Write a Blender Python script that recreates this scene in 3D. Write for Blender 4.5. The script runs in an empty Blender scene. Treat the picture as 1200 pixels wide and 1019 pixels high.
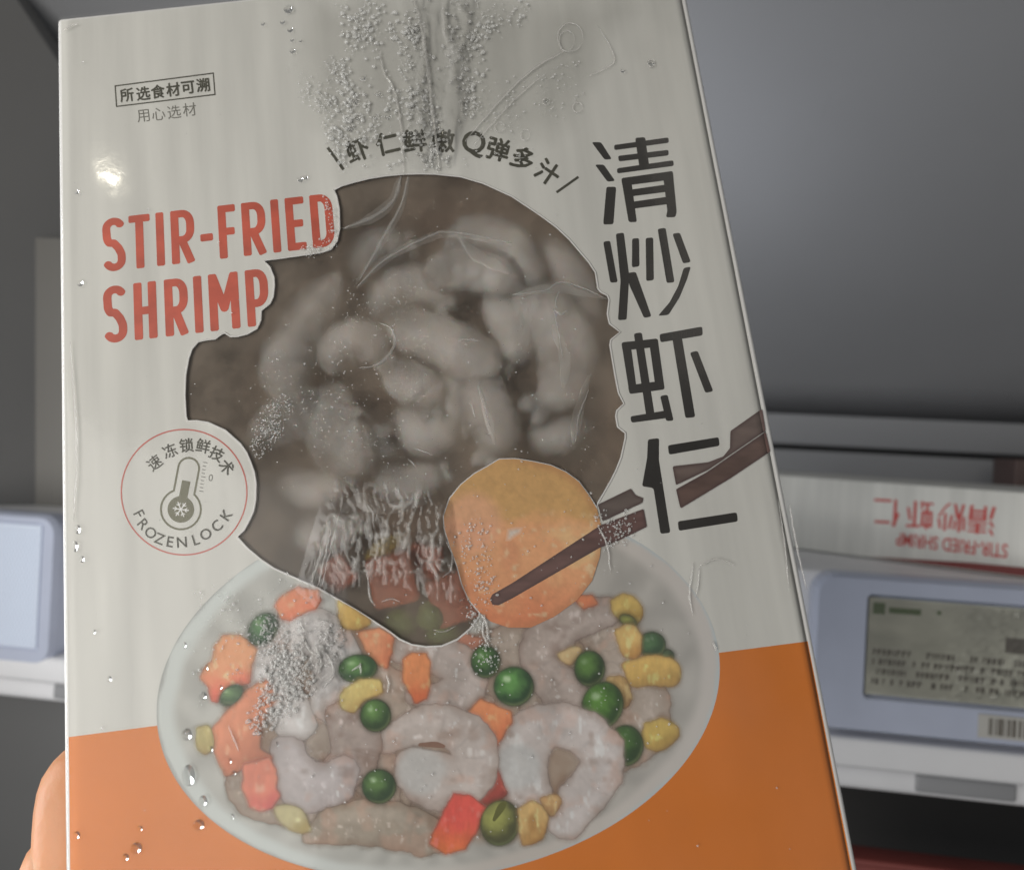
import bpy, bmesh, math, random
import numpy as np
from mathutils import Vector, Matrix
from mathutils.geometry import delaunay_2d_cdt

random.seed(7)
rng = np.random.default_rng(7)
S = bpy.context.scene
COL = S.collection

# ------------------------------------------------------------------ camera
F = 1000.0                      # focal length in photo pixels (photo 1200 x 1019)
EYE = Vector((0, 0, 1.30))
AX = Vector((.986, -.157, -.049)).normalized()          # shelf direction seen from the camera (right, forward, up)
UPC = Vector((.0497, 0, .9988)).normalized()
AX = (AX - UPC * AX.dot(UPC)).normalized()
AYC = UPC.cross(AX).normalized()
def c2w(v):                                             # camera (right, forward, up) -> world
    v = Vector(v)
    return Vector((v.dot(AX), v.dot(AYC), v.dot(UPC)))
R_, F_, U_ = c2w((1, 0, 0)), c2w((0, 1, 0)), c2w((0, 0, 1))
cam_d = bpy.data.cameras.new('camera')
cam = bpy.data.objects.new('camera', cam_d)
COL.objects.link(cam)
cam.matrix_world = Matrix(((R_.x, U_.x, -F_.x, EYE.x), (R_.y, U_.y, -F_.y, EYE.y), (R_.z, U_.z, -F_.z, EYE.z), (0, 0, 0, 1)))
cam_d.sensor_width = 36
cam_d.lens = F / 1200 * 36
cam_d.clip_start = .01
cam_d.clip_end = 50
cam_d.dof.use_dof = True
cam_d.dof.focus_distance = .232
cam_d.dof.aperture_fstop = 12
S.camera = cam

def ray(px, py):
    return c2w(((px - 600) / F, 1, -(py - 509.5) / F))
def at_depth(px, py, z):
    return EYE + ray(px, py) * z
def at_y(px, py, y):
    r = ray(px, py)
    return EYE + r * (y / r.y)
def at_z(px, py, z):
    r = ray(px, py)
    return EYE + r * ((z - EYE.z) / r.z)

# pose of the held box: four traced corners of its printed front form a rectangle
PW = .19
def pose():
    c = [(68, 28), (797, -55), (71, 868), (950, 747)]
    r = [np.array(ray(*p)) for p in c]
    A = np.stack([r[0], -r[1], -r[2]], 1)
    d = np.append(np.linalg.solve(A, -r[3]), 1)
    P = [r[i] * d[i] for i in range(4)]
    s = PW / np.linalg.norm(P[1] - P[0])
    return [Vector(p * s) + EYE for p in P]
PTL, PTR, PBL, PBR = pose()
EX = (PTR - PTL).normalized(); EY = (PTL - PBL).normalized()
_c = EX.dot(EY)
EX, EY = (EX - EY * _c * .6).normalized(), EY - EX * _c * .4
EY = (EY - EX * EY.dot(EX)).normalized()
EN = EX.cross(EY).normalized()                          # towards the camera
PH = .262                                               # face height
BAND = (PTL - PBL).length                               # top edge to orange band
PT = .042                                               # thickness
HW = PW / 2 - .0015                                     # half width of the flat front
ORG = (PTL + PTR + PBL + PBR) / 4 + EY * (BAND / 2 - PH)                     # local origin: bottom centre of the front face
PM = Matrix(((EX.x, EY.x, EN.x, ORG.x), (EX.y, EY.y, EN.y, ORG.y), (EX.z, EY.z, EN.z, ORG.z), (0, 0, 0, 1)))
_ex, _ey, _en, _o = map(np.array, (EX, EY, EN, ORG))
_M = np.array([list(R_), list(F_), list(U_)]).T         # columns: camera axes in the world
def loc(px, py, z=0.0):
    """photo pixel -> coordinates on the pack's own front plane, raised by z"""
    px = np.asarray(px, float); py = np.asarray(py, float)
    v = np.stack([(px - 600) / F, np.ones_like(px), -(py - 509.5) / F], -1) @ _M.T
    o = _o + _en * z - np.array(EYE)
    t = (o @ _en) / (v @ _en)
    p = v * t[..., None] - (_o - np.array(EYE))
    return np.stack([p @ _ex, p @ _ey, np.full(px.shape, z)], -1)

# ------------------------------------------------------------------ world, lamps, exposure
W = bpy.data.worlds.new('World'); S.world = W; W.use_nodes = True
bg = W.node_tree.nodes['Background']
bg.inputs[0].default_value = (.93, .97, 1.0, 1); bg.inputs[1].default_value = .11
S.view_settings.view_transform = 'Standard'
S.view_settings.look = 'None'
S.view_settings.exposure = 0
S.view_settings.gamma = 1
S.cycles.use_denoising = True
S.cycles.max_bounces = 10
S.cycles.transparent_max_bounces = 24
S.cycles.caustics_refractive = True
S.cycles.caustics_reflective = False
S.cycles.sample_clamp_indirect = 4

def area(name, pos, target, sx, sy, watt, col, spread=180):
    l = bpy.data.lights.new(name, 'AREA'); l.shape = 'RECTANGLE'; l.size = sx; l.size_y = sy
    l.energy = watt; l.color = col; l.spread = math.radians(spread)
    o = bpy.data.objects.new(name, l); COL.objects.link(o)
    o.location = pos
    o.rotation_euler = (Vector(target) - Vector(pos)).to_track_quat('-Z', 'Y').to_euler()
    return o
PC = ORG + EY * (PH * .5)
area('room_lamp', EYE + c2w((-.45, -.36, -.05)), PC, .6, .7, 5.3, (1, .97, .92))
area('freezer_lamp', EYE + c2w((-.40, .238, -.03)), EYE + c2w((-.10, .238, -.04)),   .05, .4, .85, (.94, .97, 1.0))
area('aisle_lamp', EYE + c2w((.55, -.7, .9)), EYE + c2w((.2, .4, -.05)), .6, .6, .95, (1, .91, .78))
area('ceiling_fill', EYE + c2w((.07, .48, .10)), EYE + c2w((.165, .62, .185)), .05, .05, .075, (.88, .92, 1), 120)  # added fill light, unseen behind the box, brightens the sloping panel
_p = Vector(PM @ Vector(loc(127, 208, .001).tolist()))
_v = (_p - EYE).normalized(); _r = _v - 2 * _v.dot(EN) * EN
g = area('spot_lamp', _p + _r * .5, _p, .010, .007, .10, (1, .93, .75))
g.data.shape = 'ELLIPSE'

# ------------------------------------------------------------------ helpers
def lin(c):
    c = np.asarray(c, float) / 255
    return np.where(c <= .04045, c / 12.92, ((c + .055) / 1.055) ** 2.4)
def tag(o, label=None, cat=None, group=None, kind=None):
    if label: o['label'] = label
    if cat: o['category'] = cat
    if group: o['group'] = group
    if kind: o['kind'] = kind
    return o
def thing(name, label, cat, mat=None, group=None):
    o = bpy.data.objects.new(name, None); COL.objects.link(o)
    o.empty_display_size = .01
    if mat is not None: o.matrix_world = mat
    return tag(o, label, cat, group)
def link(name, me, m, parent=None, smooth=False):
    o = bpy.data.objects.new(name, me); COL.objects.link(o)
    if m is not None:
        me.materials.clear(); me.materials.append(m)
    if smooth:
        me.shade_smooth()
    if parent is not None: o.parent = parent
    return o
def mesh(name, verts, faces):
    me = bpy.data.meshes.new(name)
    me.from_pydata([tuple(v) for v in verts], [], [tuple(f) for f in faces]); me.update()
    return me
def join(parts):
    V, Fc = [], []
    for v, f in parts:
        b = len(V); V += list(v); Fc += [tuple(i + b for i in q) for q in f]
    return V, Fc
def box_vf(x0, x1, y0, y1, z0, z1):
    v = [(x0, y0, z0), (x1, y0, z0), (x1, y1, z0), (x0, y1, z0), (x0, y0, z1), (x1, y0, z1), (x1, y1, z1), (x0, y1, z1)]
    f = [(0, 3, 2, 1), (4, 5, 6, 7), (0, 1, 5, 4), (1, 2, 6, 5), (2, 3, 7, 6), (3, 0, 4, 7)]
    return v, f
def bevelled(name, vf, w, m, parent=None, seg=3):
    me = mesh(name, *vf)
    b = bmesh.new(); b.from_mesh(me)
    bmesh.ops.bevel(b, geom=b.edges[:], offset=w, segments=seg, profile=.5, affect='EDGES')
    bmesh.ops.recalc_face_normals(b, faces=b.faces[:])
    b.to_mesh(me); b.free()
    return link(name, me, m, parent, True)
def tube_vf(pts, rad, n=6, flat=1.0, up=Vector((0, 0, 1))):
    """tapered tube through 3-D points"""
    V, Fc = [], []
    k = len(pts)
    for i, p in enumerate(pts):
        p = Vector(p)
        a = Vector(pts[max(0, i - 1)]); b = Vector(pts[min(k - 1, i + 1)])
        t = (b - a).normalized()
        s = t.cross(up)
        s = s.normalized() if s.length > 1e-6 else Vector((1, 0, 0))
        u = s.cross(t)
        r = rad[i] if hasattr(rad, '__len__') else rad
        for j in range(n):
            q = 2 * math.pi * j / n
            V.append(p + s * (r * math.cos(q)) + u * (r * flat * math.sin(q)))
    for i in range(k - 1):
        for j in range(n):
            Fc.append((i * n + j, i * n + (j + 1) % n, (i + 1) * n + (j + 1) % n, (i + 1) * n + j))
    Fc.append(tuple(range(n - 1, -1, -1))); Fc.append(tuple((k - 1) * n + j for j in range(n)))
    return V, Fc
def spline(pts, n):
    P = [np.array(p, float) for p in pts]
    P = [2 * P[0] - P[1]] + P + [2 * P[-1] - P[-2]]
    out = []
    for i in range(1, len(P) - 2):
        for k in range(n):
            t = k / n
            a, b, c, d = P[i - 1:i + 3]
            out.append(.5 * (2 * b + (c - a) * t + (2 * a - 5 * b + 4 * c - d) * t * t + (3 * b - a - 3 * c + d) * t ** 3))
    out.append(P[-2])
    return np.array(out)
_G = rng.random((256, 256))
def vnoise(x, y):
    x = np.asarray(x, float); y = np.asarray(y, float)
    i = np.floor(x).astype(int); j = np.floor(y).astype(int)
    u = x - i; v = y - j
    u = u * u * (3 - 2 * u); v = v * v * (3 - 2 * v)
    g = lambda a, b: _G[a % 256, b % 256]
    return (g(i, j) * (1 - u) + g(i + 1, j) * u) * (1 - v) + (g(i, j + 1) * (1 - u) + g(i + 1, j + 1) * u) * v
def fbm(x, y, o=3):
    s = 0; a = .5
    for k in range(o):
        s = s + a * (vnoise(np.asarray(x) * 2 ** k + 17 * k, np.asarray(y) * 2 ** k + 31 * k) - .5); a *= .5
    return s * 2                                         # about -1 .. 1

# ------------------------------------------------------------------ materials
def mat(name, col, rough=.5, metal=0.0, noise=None, bump=None, spec=.5):
    m = bpy.data.materials.new(name); m.use_nodes = True
    N, L = m.node_tree.nodes, m.node_tree.links
    b = N['Principled BSDF']
    b.inputs['Base Color'].default_value = (*col, 1)
    b.inputs['Roughness'].default_value = rough
    b.inputs['Metallic'].default_value = metal
    b.inputs['Specular IOR Level'].default_value = spec
    tc = N.new('ShaderNodeTexCoord')
    if noise:                                            # (scale, amount, stretch)
        sc, am, st = noise
        mp = N.new('ShaderNodeMapping'); mp.inputs['Scale'].default_value = st
        n = N.new('ShaderNodeTexNoise'); n.inputs['Scale'].default_value = sc; n.inputs['Detail'].default_value = 5
        r = N.new('ShaderNodeMapRange')
        r.inputs['From Min'].default_value = .3; r.inputs['From Max'].default_value = .7
        r.inputs['To Min'].default_value = 1 - am; r.inputs['To Max'].default_value = 1 + am * .5
        x = N.new('ShaderNodeMix'); x.data_type = 'RGBA'; x.blend_type = 'MULTIPLY'; x.inputs[0].default_value = 1
        x.inputs[6].default_value = (*col, 1)
        L.new(tc.outputs['Object'], mp.inputs[0]); L.new(mp.outputs[0], n.inputs['Vector'])
        L.new(n.outputs['Fac'], r.inputs[0]); L.new(r.outputs[0], x.inputs[7]); L.new(x.outputs[2], b.inputs['Base Color'])
    if bump:                                             # (scale, strength, distance)
        n2 = N.new('ShaderNodeTexNoise'); n2.inputs['Scale'].default_value = bump[0]; n2.inputs['Detail'].default_value = 4
        bp = N.new('ShaderNodeBump'); bp.inputs['Strength'].default_value = bump[1]; bp.inputs['Distance'].default_value = bump[2]
        L.new(tc.outputs['Object'], n2.inputs['Vector']); L.new(n2.outputs['Fac'], bp.inputs['Height']); L.new(bp.outputs[0], b.inputs['Normal'])
    return m
def mat_print():
    m = bpy.data.materials.new('printed picture'); m.use_nodes = True
    N, L = m.node_tree.nodes, m.node_tree.links
    b = N['Principled BSDF']; b.inputs['Roughness'].default_value = .5; b.inputs['Specular IOR Level'].default_value = .25
    a = N.new('ShaderNodeAttribute'); a.attribute_name = 'print'
    L.new(a.outputs['Color'], b.inputs['Base Color']); L.new(a.outputs['Alpha'], b.inputs['Alpha'])
    return m
M_PRINT = mat_print()
M_CARD = mat('white printed card', (.80, .795, .75), .5, noise=(9, .12, (14, 1.0, 1)), spec=.25)
M_CARDEDGE = mat('white card edge', (.86, .85, .83), .45)
M_TRAY = mat('brown tray', (.32, .195, .12), .6, noise=(14, .3, (1, 1, 1)))
M_BLACK = mat('dark print ink', (.018, .015, .013), .42, noise=(60, .35, (1, 1, 1)))
M_GREY = mat('olive print ink', (.075, .072, .05), .5, noise=(400, .3, (1, 1, 1)))
M_GREY2 = mat('grey print ink', (.19, .185, .16), .5)
M_RED = mat('red print ink', (.68, .115, .065), .45, noise=(120, .25, (1, 1, 1)))
M_ORANGE = mat('orange print ink', (.84, .24, .03), .45, noise=(18, .10, (1, 1, 1)), spec=.3)

# ------------------------------------------------------------------ the held box
pack = thing('shrimp_box', 'large held-up shrimp carton in wet clear film with window and bowl picture', 'food box', PM)
WIN = [(391, 222.5), (400, 218), (415, 213.5), (433, 209), (452, 206), (473, 204), (492, 203.5), (510, 204), (540, 207), (567, 215), (600, 230), (633, 252), (652, 266), (667, 280), (690, 307), (698, 319), (701, 338), (704, 342), (712, 346), (714, 351), (712, 368), (714.4, 379), (727, 389), (716, 398), (715, 404), (718, 422), (721, 440), (725, 460), (731.4, 473), (723, 481), (721.8, 487), (724, 500), (733, 507), (733, 513), (728, 536), (722, 551), (715.7, 563.4), (708, 577), (700.6, 589.5),
       (699, 595), (690, 580), (678, 564), (663, 553), (645, 545), (624, 540.6), (603.6, 537.5), (585, 538), (572.7, 545.7), (556, 555), (540, 568), (527, 584), (520, 604.5), (521, 619), (528, 641.5), (535.6, 662), (541.8, 685), (550, 703), (562, 717),
       (561.6, 722.7), (550.6, 737), (536, 749), (517.6, 756.7), (499, 757.5), (482.7, 755), (468, 748.4), (457, 740), (438.7, 728), (416.7, 714), (398, 703.2), (374.5, 689.5), (359.8, 683), (341.5, 675), (321, 665.7), (304.8, 654.7), (290, 642),
       (278, 629), (286, 621), (292, 610), (297, 599), (299.5, 586), (300, 566), (298, 553), (294, 542), (289, 530), (282, 520), (264, 504), (244, 495), (231, 493), (220, 493.3), (218, 488), (216.7, 463), (217.5, 440), (221, 420), (225, 408.7), (232, 400.5), (242, 398), (252, 397), (260, 391), (264, 390), (270, 394), (278, 394), (290, 391), (301, 385), (305.5, 375), (306, 364), (316, 356), (320, 348), (321.5, 335), (321, 325), (316, 312.5), (309, 305.5), (325, 303), (375, 296), (387.5, 292.5), (395, 282.5), (398, 267.5), (397.5, 245), (394.5, 230)]
WIN = np.array(WIN)

# front panel: 0.5 mm card with the window cut out
def front_panel():
    w = HW
    outer = [(-w, 0), (w, 0), (w, PH), (-w, PH)]
    hole = [tuple(p[:2]) for p in loc(WIN[:, 0], WIN[:, 1])][::-1]
    vs = [Vector(p) for p in outer + hole]
    n = len(hole)
    res = delaunay_2d_cdt(vs, [], [[0, 1, 2, 3], [4 + i for i in range(n)]], 1, 1e-7)
    co, fs, of = res[0], res[2], res[5]
    keep = [f for f, o in zip(fs, of) if 1 not in o]
    V = [(c.x, c.y, 0) for c in co] + [(c.x, c.y, -.0005) for c in co]
    k = len(co)
    FF = [tuple(f) for f in keep] + [tuple(i + k for i in reversed(f)) for f in keep]
    cnt = {}
    for f in keep:
        for a, b in zip(f, list(f[1:]) + [f[0]]): cnt[(a, b)] = 1
    for (a, b) in list(cnt):
        if (b, a) not in cnt: FF.append((b, a, a + k, b + k))
    return link('front_panel', mesh('front_panel', V, FF), M_CARD, pack)
front_panel()
# rounded edges and the four sides, swept round the panel
def body():
    w = HW; r = .0015
    prof = [(0, 0)] + [(r * math.sin(a), -r * (1 - math.cos(a))) for a in np.linspace(.2, math.pi / 2, 7)] + [(r, -PT + .001), (r - .001, -PT)]
    V, FF = [], []
    ring = []
    for cx, cy, a0 in ((w, 0, -math.pi / 2), (w, PH, 0), (-w, PH, math.pi / 2), (-w, 0, math.pi)):
        for a in np.linspace(a0, a0 + math.pi / 2, 6): ring.append((cx, cy, math.cos(a), math.sin(a)))
    n = len(ring)
    for d, z in prof:
        for cx, cy, ux, uy in ring: V.append((cx + ux * d, cy + uy * d, z - .0001))
    for i in range(len(prof) - 1):
        for j in range(n):
            FF.append((i * n + j, (i + 1) * n + j, (i + 1) * n + (j + 1) % n, i * n + (j + 1) % n))
    FF.append(tuple((len(prof) - 1) * n + j for j in range(n - 1, -1, -1)))
    return link('carton_body', mesh('carton_body', V, FF), M_CARDEDGE, pack, True)
body()
# brown tray lining the inside
bx = box_vf(-HW + .001, HW - .001, .004, PH - .004, -.036, -.034)
link('inner_tray', mesh('inner_tray', *bx), M_TRAY, pack)
# pale cut edge of the card round the window
rimp = loc(np.append(WIN[:, 0], WIN[0, 0]), np.append(WIN[:, 1], WIN[0, 1]), .00012)
link('window_rim', mesh('window_rim', *tube_vf([tuple(p) for p in rimp], .00030, 5, .6)), M_CARDEDGE, pack, True)

# ---- flat print: implicit shapes turned into thin sheets with printed colour
def white_at(x):
    t = np.clip((np.asarray(x, float) - 100) / 750, 0, 1)[..., None]
    return lin((196, 197, 188)) * (1 - t) + lin((164, 159, 146)) * t
def ink(x, rgb):
    """base colour of ink that reads as rgb in the photo at that place"""
    return np.clip(.79 * lin(rgb) / white_at(x), .003, .92)
def sd_poly(P):
    P = np.asarray(P, float)
    A = P; B = np.roll(P, -1, 0)
    def f(x, y):
        d = np.full(x.shape, 1e9); ins = np.zeros(x.shape, bool)
        for (ax, ay), (bx, by) in zip(A, B):
            ex, ey = bx - ax, by - ay
            t = np.clip(((x - ax) * ex + (y - ay) * ey) / (ex * ex + ey * ey + 1e-12), 0, 1)
            d = np.minimum(d, (x - ax - t * ex) ** 2 + (y - ay - t * ey) ** 2)
            c = ((ay > y) != (by > y)) & (x < ex * (y - ay) / (ey if ey else 1e-12) + ax)
            ins ^= c
        d = np.sqrt(d)
        return np.where(ins, d, -d)
    return f, (P.min(0), P.max(0))
def sd_ell(cx, cy, rx, ry, rot=0):
    c, s = math.cos(math.radians(rot)), math.sin(math.radians(rot))
    def f(x, y):
        u = ((x - cx) * c + (y - cy) * s) / rx; v = (-(x - cx) * s + (y - cy) * c) / ry
        return (1 - np.sqrt(u * u + v * v)) * min(rx, ry)
    r = max(rx, ry)
    return f, (np.array((cx - r, cy - r)), np.array((cx + r, cy + r)))
def sd_sweep(pts, rad, want_param=False):
    P = spline([(*p, r) for p, r in zip(pts, rad)], 5)
    def f(x, y, param=False):
        best = np.full(x.shape, -1e9); tt = np.zeros(x.shape); rr = np.ones(x.shape); sg = np.zeros(x.shape)
        n = len(P) - 1
        for i in range(n):
            ax, ay, ar = P[i]; bx, by, br = P[i + 1]
            ex, ey = bx - ax, by - ay
            t = np.clip(((x - ax) * ex + (y - ay) * ey) / (ex * ex + ey * ey + 1e-9), 0, 1)
            dx, dy = x - ax - t * ex, y - ay - t * ey
            r = ar + (br - ar) * t
            v = r - np.sqrt(dx * dx + dy * dy)
            m = v > best
            best = np.where(m, v, best); tt = np.where(m, (i + t) / n, tt); rr = np.where(m, r, rr)
            sg = np.where(m, (dx * ey - dy * ex) / (math.hypot(ex, ey) + 1e-9) / r, sg)
        return (best, tt, rr, sg) if param else best
    lo = (P[:, :2] - P[:, 2:]).min(0); hi = (P[:, :2] + P[:, 2:]).max(0)
    return f, (lo, hi)
f_win, _ = sd_poly(WIN)
LAYER = [.00006]
HALO = 7.0
def sheet(name, f, bb, colour, parent, step=1.6, z=None, clip=True, m=None, halo=False, alpha=None):
    """halo: the picture's own soft dark surround printed with the piece, fading out"""
    f_in = f
    if halo:
        f = lambda x, y: f_in(x, y) + HALO
        bb = (np.asarray(bb[0]) - HALO, np.asarray(bb[1]) + HALO)
    if z is None:
        LAYER[0] += .000006; z = LAYER[0]
    x0, y0 = np.asarray(bb[0]) - 2 * step; x1, y1 = np.asarray(bb[1]) + 2 * step
    nx = int((x1 - x0) / step) + 2; ny = int((y1 - y0) / step) + 2
    X, Y = np.meshgrid(x0 + np.arange(nx) * step, y0 + np.arange(ny) * step, indexing='ij')
    D = f(X, Y)
    if clip: D = np.minimum(D, -f_win(X, Y))
    ids = {}; VX = []; FF = []
    D = np.where(np.abs(D) < 1e-6, 1e-6, D)
    def corner(i, j):
        k = (i, j)
        if k not in ids: ids[k] = len(VX); VX.append((X[i, j], Y[i, j]))
        return ids[k]
    def edge(i, j, i2, j2):
        k = ((i, j), (i2, j2)) if (i, j) < (i2, j2) else ((i2, j2), (i, j))
        if k not in ids:
            (a, b), (c, d) = k
            t = D[a, b] / (D[a, b] - D[c, d])
            ids[k] = len(VX); VX.append((X[a, b] + t * (X[c, d] - X[a, b]), Y[a, b] + t * (Y[c, d] - Y[a, b])))
        return ids[k]
    pos = D > 0
    anyp = pos[:-1, :-1] | pos[1:, :-1] | pos[1:, 1:] | pos[:-1, 1:]
    for i, j in zip(*np.nonzero(anyp)):
        q = ((i, j), (i, j + 1), (i + 1, j + 1), (i + 1, j))
        poly = []
        for a in range(4):
            p, n = q[a], q[(a + 1) % 4]
            if pos[p]: poly.append(corner(*p))
            if pos[p] != pos[n]: poly.append(edge(*p, *n))
        if len(poly) >= 3: FF.append(tuple(poly))
    VX = np.array(VX)
    me = mesh(name, loc(VX[:, 0], VX[:, 1], z), FF)
    if colour is not None:
        c = np.clip(colour(VX[:, 0], VX[:, 1]), .002, .95); al = np.ones((len(c), 1))
        if alpha is not None: al = np.clip(alpha(VX[:, 0], VX[:, 1]), 0, 1)[:, None]
        if halo:
            d = f_in(VX[:, 0], VX[:, 1]); k = sstep(-2.2, 1.8, d)
            c = mixc(ink(VX[:, 0], (106, 86, 68)), c, sstep(-5, -1.5, d))
            al = np.maximum(k, .3 * sstep(-HALO, .5, d) ** 1.5)[:, None]
        at = me.color_attributes.new('print', 'FLOAT_COLOR', 'POINT')
        at.data.foreach_set('color', np.concatenate([c, al], 1).astype(np.float32).ravel())
    return link(name, me, m or M_PRINT, parent)
def mixc(a, b, t):
    t = np.clip(t, 0, 1)[..., None]
    return np.asarray(a) * (1 - t) + np.asarray(b) * t
def sstep(a, b, x):
    t = np.clip((x - a) / (b - a), 0, 1); return t * t * (3 - 2 * t)

# orange band across the bottom
def band():
    yb = PH - BAND; w = HW
    V = [(-w, .0, .00003), (w, .0, .00003), (w, yb, .00003), (-w, yb, .00003)]
    return link('orange_band', mesh('orange_band', V, [(0, 1, 2, 3)]), M_ORANGE, pack)
band()

# bowl picture
BOWL = [(300, 652), (288, 660), (259, 688), (235, 713), (213, 745), (196.5, 776), (186, 811), (183.7, 850), (191, 884), (207.5, 913), (231, 944), (262.6, 972), (308, 998), (336, 1010), (400, 1026), (470, 1034), (530, 1031), (592, 1018), (651, 997), (712, 967), (755, 939), (794, 904), (818, 869), (834.5, 842), (843, 807), (844, 770), (839, 745), (830, 725), (813.5, 692), (790, 667), (767, 648), (743, 634), (715, 618), (690, 600), (600, 590), (500, 600)]
f_bowl, bb_bowl = sd_ell(513.5, 808.5, 331.8, 219.7, -8)
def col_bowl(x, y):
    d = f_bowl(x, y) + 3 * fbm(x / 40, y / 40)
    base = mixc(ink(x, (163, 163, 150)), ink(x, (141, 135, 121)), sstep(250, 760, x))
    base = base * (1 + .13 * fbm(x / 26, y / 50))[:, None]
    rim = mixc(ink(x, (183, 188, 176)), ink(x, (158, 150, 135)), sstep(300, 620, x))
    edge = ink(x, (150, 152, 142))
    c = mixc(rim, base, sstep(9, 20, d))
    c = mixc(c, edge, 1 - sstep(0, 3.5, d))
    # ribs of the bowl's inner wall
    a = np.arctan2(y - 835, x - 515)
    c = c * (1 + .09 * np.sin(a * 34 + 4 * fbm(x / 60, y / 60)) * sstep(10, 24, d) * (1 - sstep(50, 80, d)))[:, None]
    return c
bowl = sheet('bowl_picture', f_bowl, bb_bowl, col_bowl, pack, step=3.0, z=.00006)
# sauce and shade in the middle of the printed dish
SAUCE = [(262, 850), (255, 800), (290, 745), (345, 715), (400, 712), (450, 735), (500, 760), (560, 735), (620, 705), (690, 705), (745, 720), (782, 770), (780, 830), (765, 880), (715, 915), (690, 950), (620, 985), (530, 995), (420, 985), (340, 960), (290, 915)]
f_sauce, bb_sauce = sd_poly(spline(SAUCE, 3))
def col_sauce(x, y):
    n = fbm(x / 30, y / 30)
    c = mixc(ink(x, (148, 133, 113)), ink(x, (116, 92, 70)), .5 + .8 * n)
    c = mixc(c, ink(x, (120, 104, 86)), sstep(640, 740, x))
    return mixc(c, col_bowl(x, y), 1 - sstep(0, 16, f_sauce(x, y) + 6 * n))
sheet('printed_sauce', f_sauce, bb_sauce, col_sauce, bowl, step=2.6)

def speckle(x, y, c, amt=.05, s=6):
    return c * (1 + amt * fbm(x / s, y / s, 3))[:, None]
def soften(x, y, c, f, w, to=(120, 105, 90), k=.6):
    c = c * (1 + .22 * fbm(x / 38 + 11, y / 38))[:, None]
    return mixc(c, ink(x, to), k * (1 - sstep(0, w, f(x, y))))
def shrimp_print(pts, rad, tone=(170, 165, 154), dark=(134, 120, 107), seg=7, head=None):
    f0, bb = sd_sweep(pts, [r * 1.13 for r in rad])
    def f(x, y, param=False):
        return f0(x + 5 * fbm(x / 17 + 3, y / 17), y + 5 * fbm(x / 17, y / 17 + 9), param)
    def colour(x, y):
        d, t, r, sg = f(x, y, True)
        q = np.clip(d / r, 0, 1)
        n = fbm(x / 13, y / 13) + .5 * fbm(x / 34 + 8, y / 34)
        c = mixc(ink(x, dark), ink(x, tone), sstep(-.35, .5, q + .22 * n))
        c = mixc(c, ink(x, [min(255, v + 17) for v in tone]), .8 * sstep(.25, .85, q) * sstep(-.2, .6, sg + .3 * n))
        c = mixc(c, ink(x, (168, 132, 108)), .35 * sstep(.1, .5, fbm(x / 24 + 5, y / 24)))
        band = np.abs(((t * seg) % 1) - .5)
        c = c * (1 - .13 * (1 - sstep(0, .13, band)) * sstep(.02, .3, q) * sstep(-.3, .3, fbm(x / 20, y / 20 + 7)))[:, None]
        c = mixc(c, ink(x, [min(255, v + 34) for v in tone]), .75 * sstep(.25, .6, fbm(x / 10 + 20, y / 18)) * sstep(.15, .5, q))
        c = mixc(c, ink(x, dark), .7 * sstep(.15, .65, fbm(x / 21 + 50, y / 21)))
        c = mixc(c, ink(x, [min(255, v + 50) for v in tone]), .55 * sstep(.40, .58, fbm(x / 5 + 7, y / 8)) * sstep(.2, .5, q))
        if head is not None:
            hd = np.hypot(x - head[0], y - head[1])
            c = mixc(c, ink(x, (158, 156, 145)), .8 * (1 - sstep(head[2] * .6, head[2], hd)))
        c = soften(x, y, c, f, 4.0, dark, .12)
        return speckle(x, y, c, .10, 5)
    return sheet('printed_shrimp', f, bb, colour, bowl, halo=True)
def pea_print(cx, cy, rx, ry, rot=0, tone=(98, 140, 70), dark=(38, 68, 32), soft=2.0, hl=1.0):
    f, bb = sd_ell(cx, cy, rx, ry, rot)
    def colour(x, y):
        u, v = (x - cx) / rx, (y - cy) / ry
        q = np.hypot(u + .22, v + .25) + .22 * fbm(x / 8, y / 8)
        c = mixc(ink(x, tone), ink(x, dark), sstep(.05, 1.05, q))
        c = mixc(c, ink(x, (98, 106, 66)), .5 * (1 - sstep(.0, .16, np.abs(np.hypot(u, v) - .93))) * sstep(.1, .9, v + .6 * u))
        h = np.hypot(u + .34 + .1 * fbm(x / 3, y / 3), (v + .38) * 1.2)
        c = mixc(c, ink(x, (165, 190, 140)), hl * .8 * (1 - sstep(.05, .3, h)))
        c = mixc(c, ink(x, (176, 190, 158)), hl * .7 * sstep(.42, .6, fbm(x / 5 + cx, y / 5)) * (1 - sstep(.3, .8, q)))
        c = soften(x, y, c, f, soft, (70, 70, 50), .35)
        return speckle(x, y, c, .10, 4)
    return sheet('printed_pea', f, bb, colour, bowl, halo=True)
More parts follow.
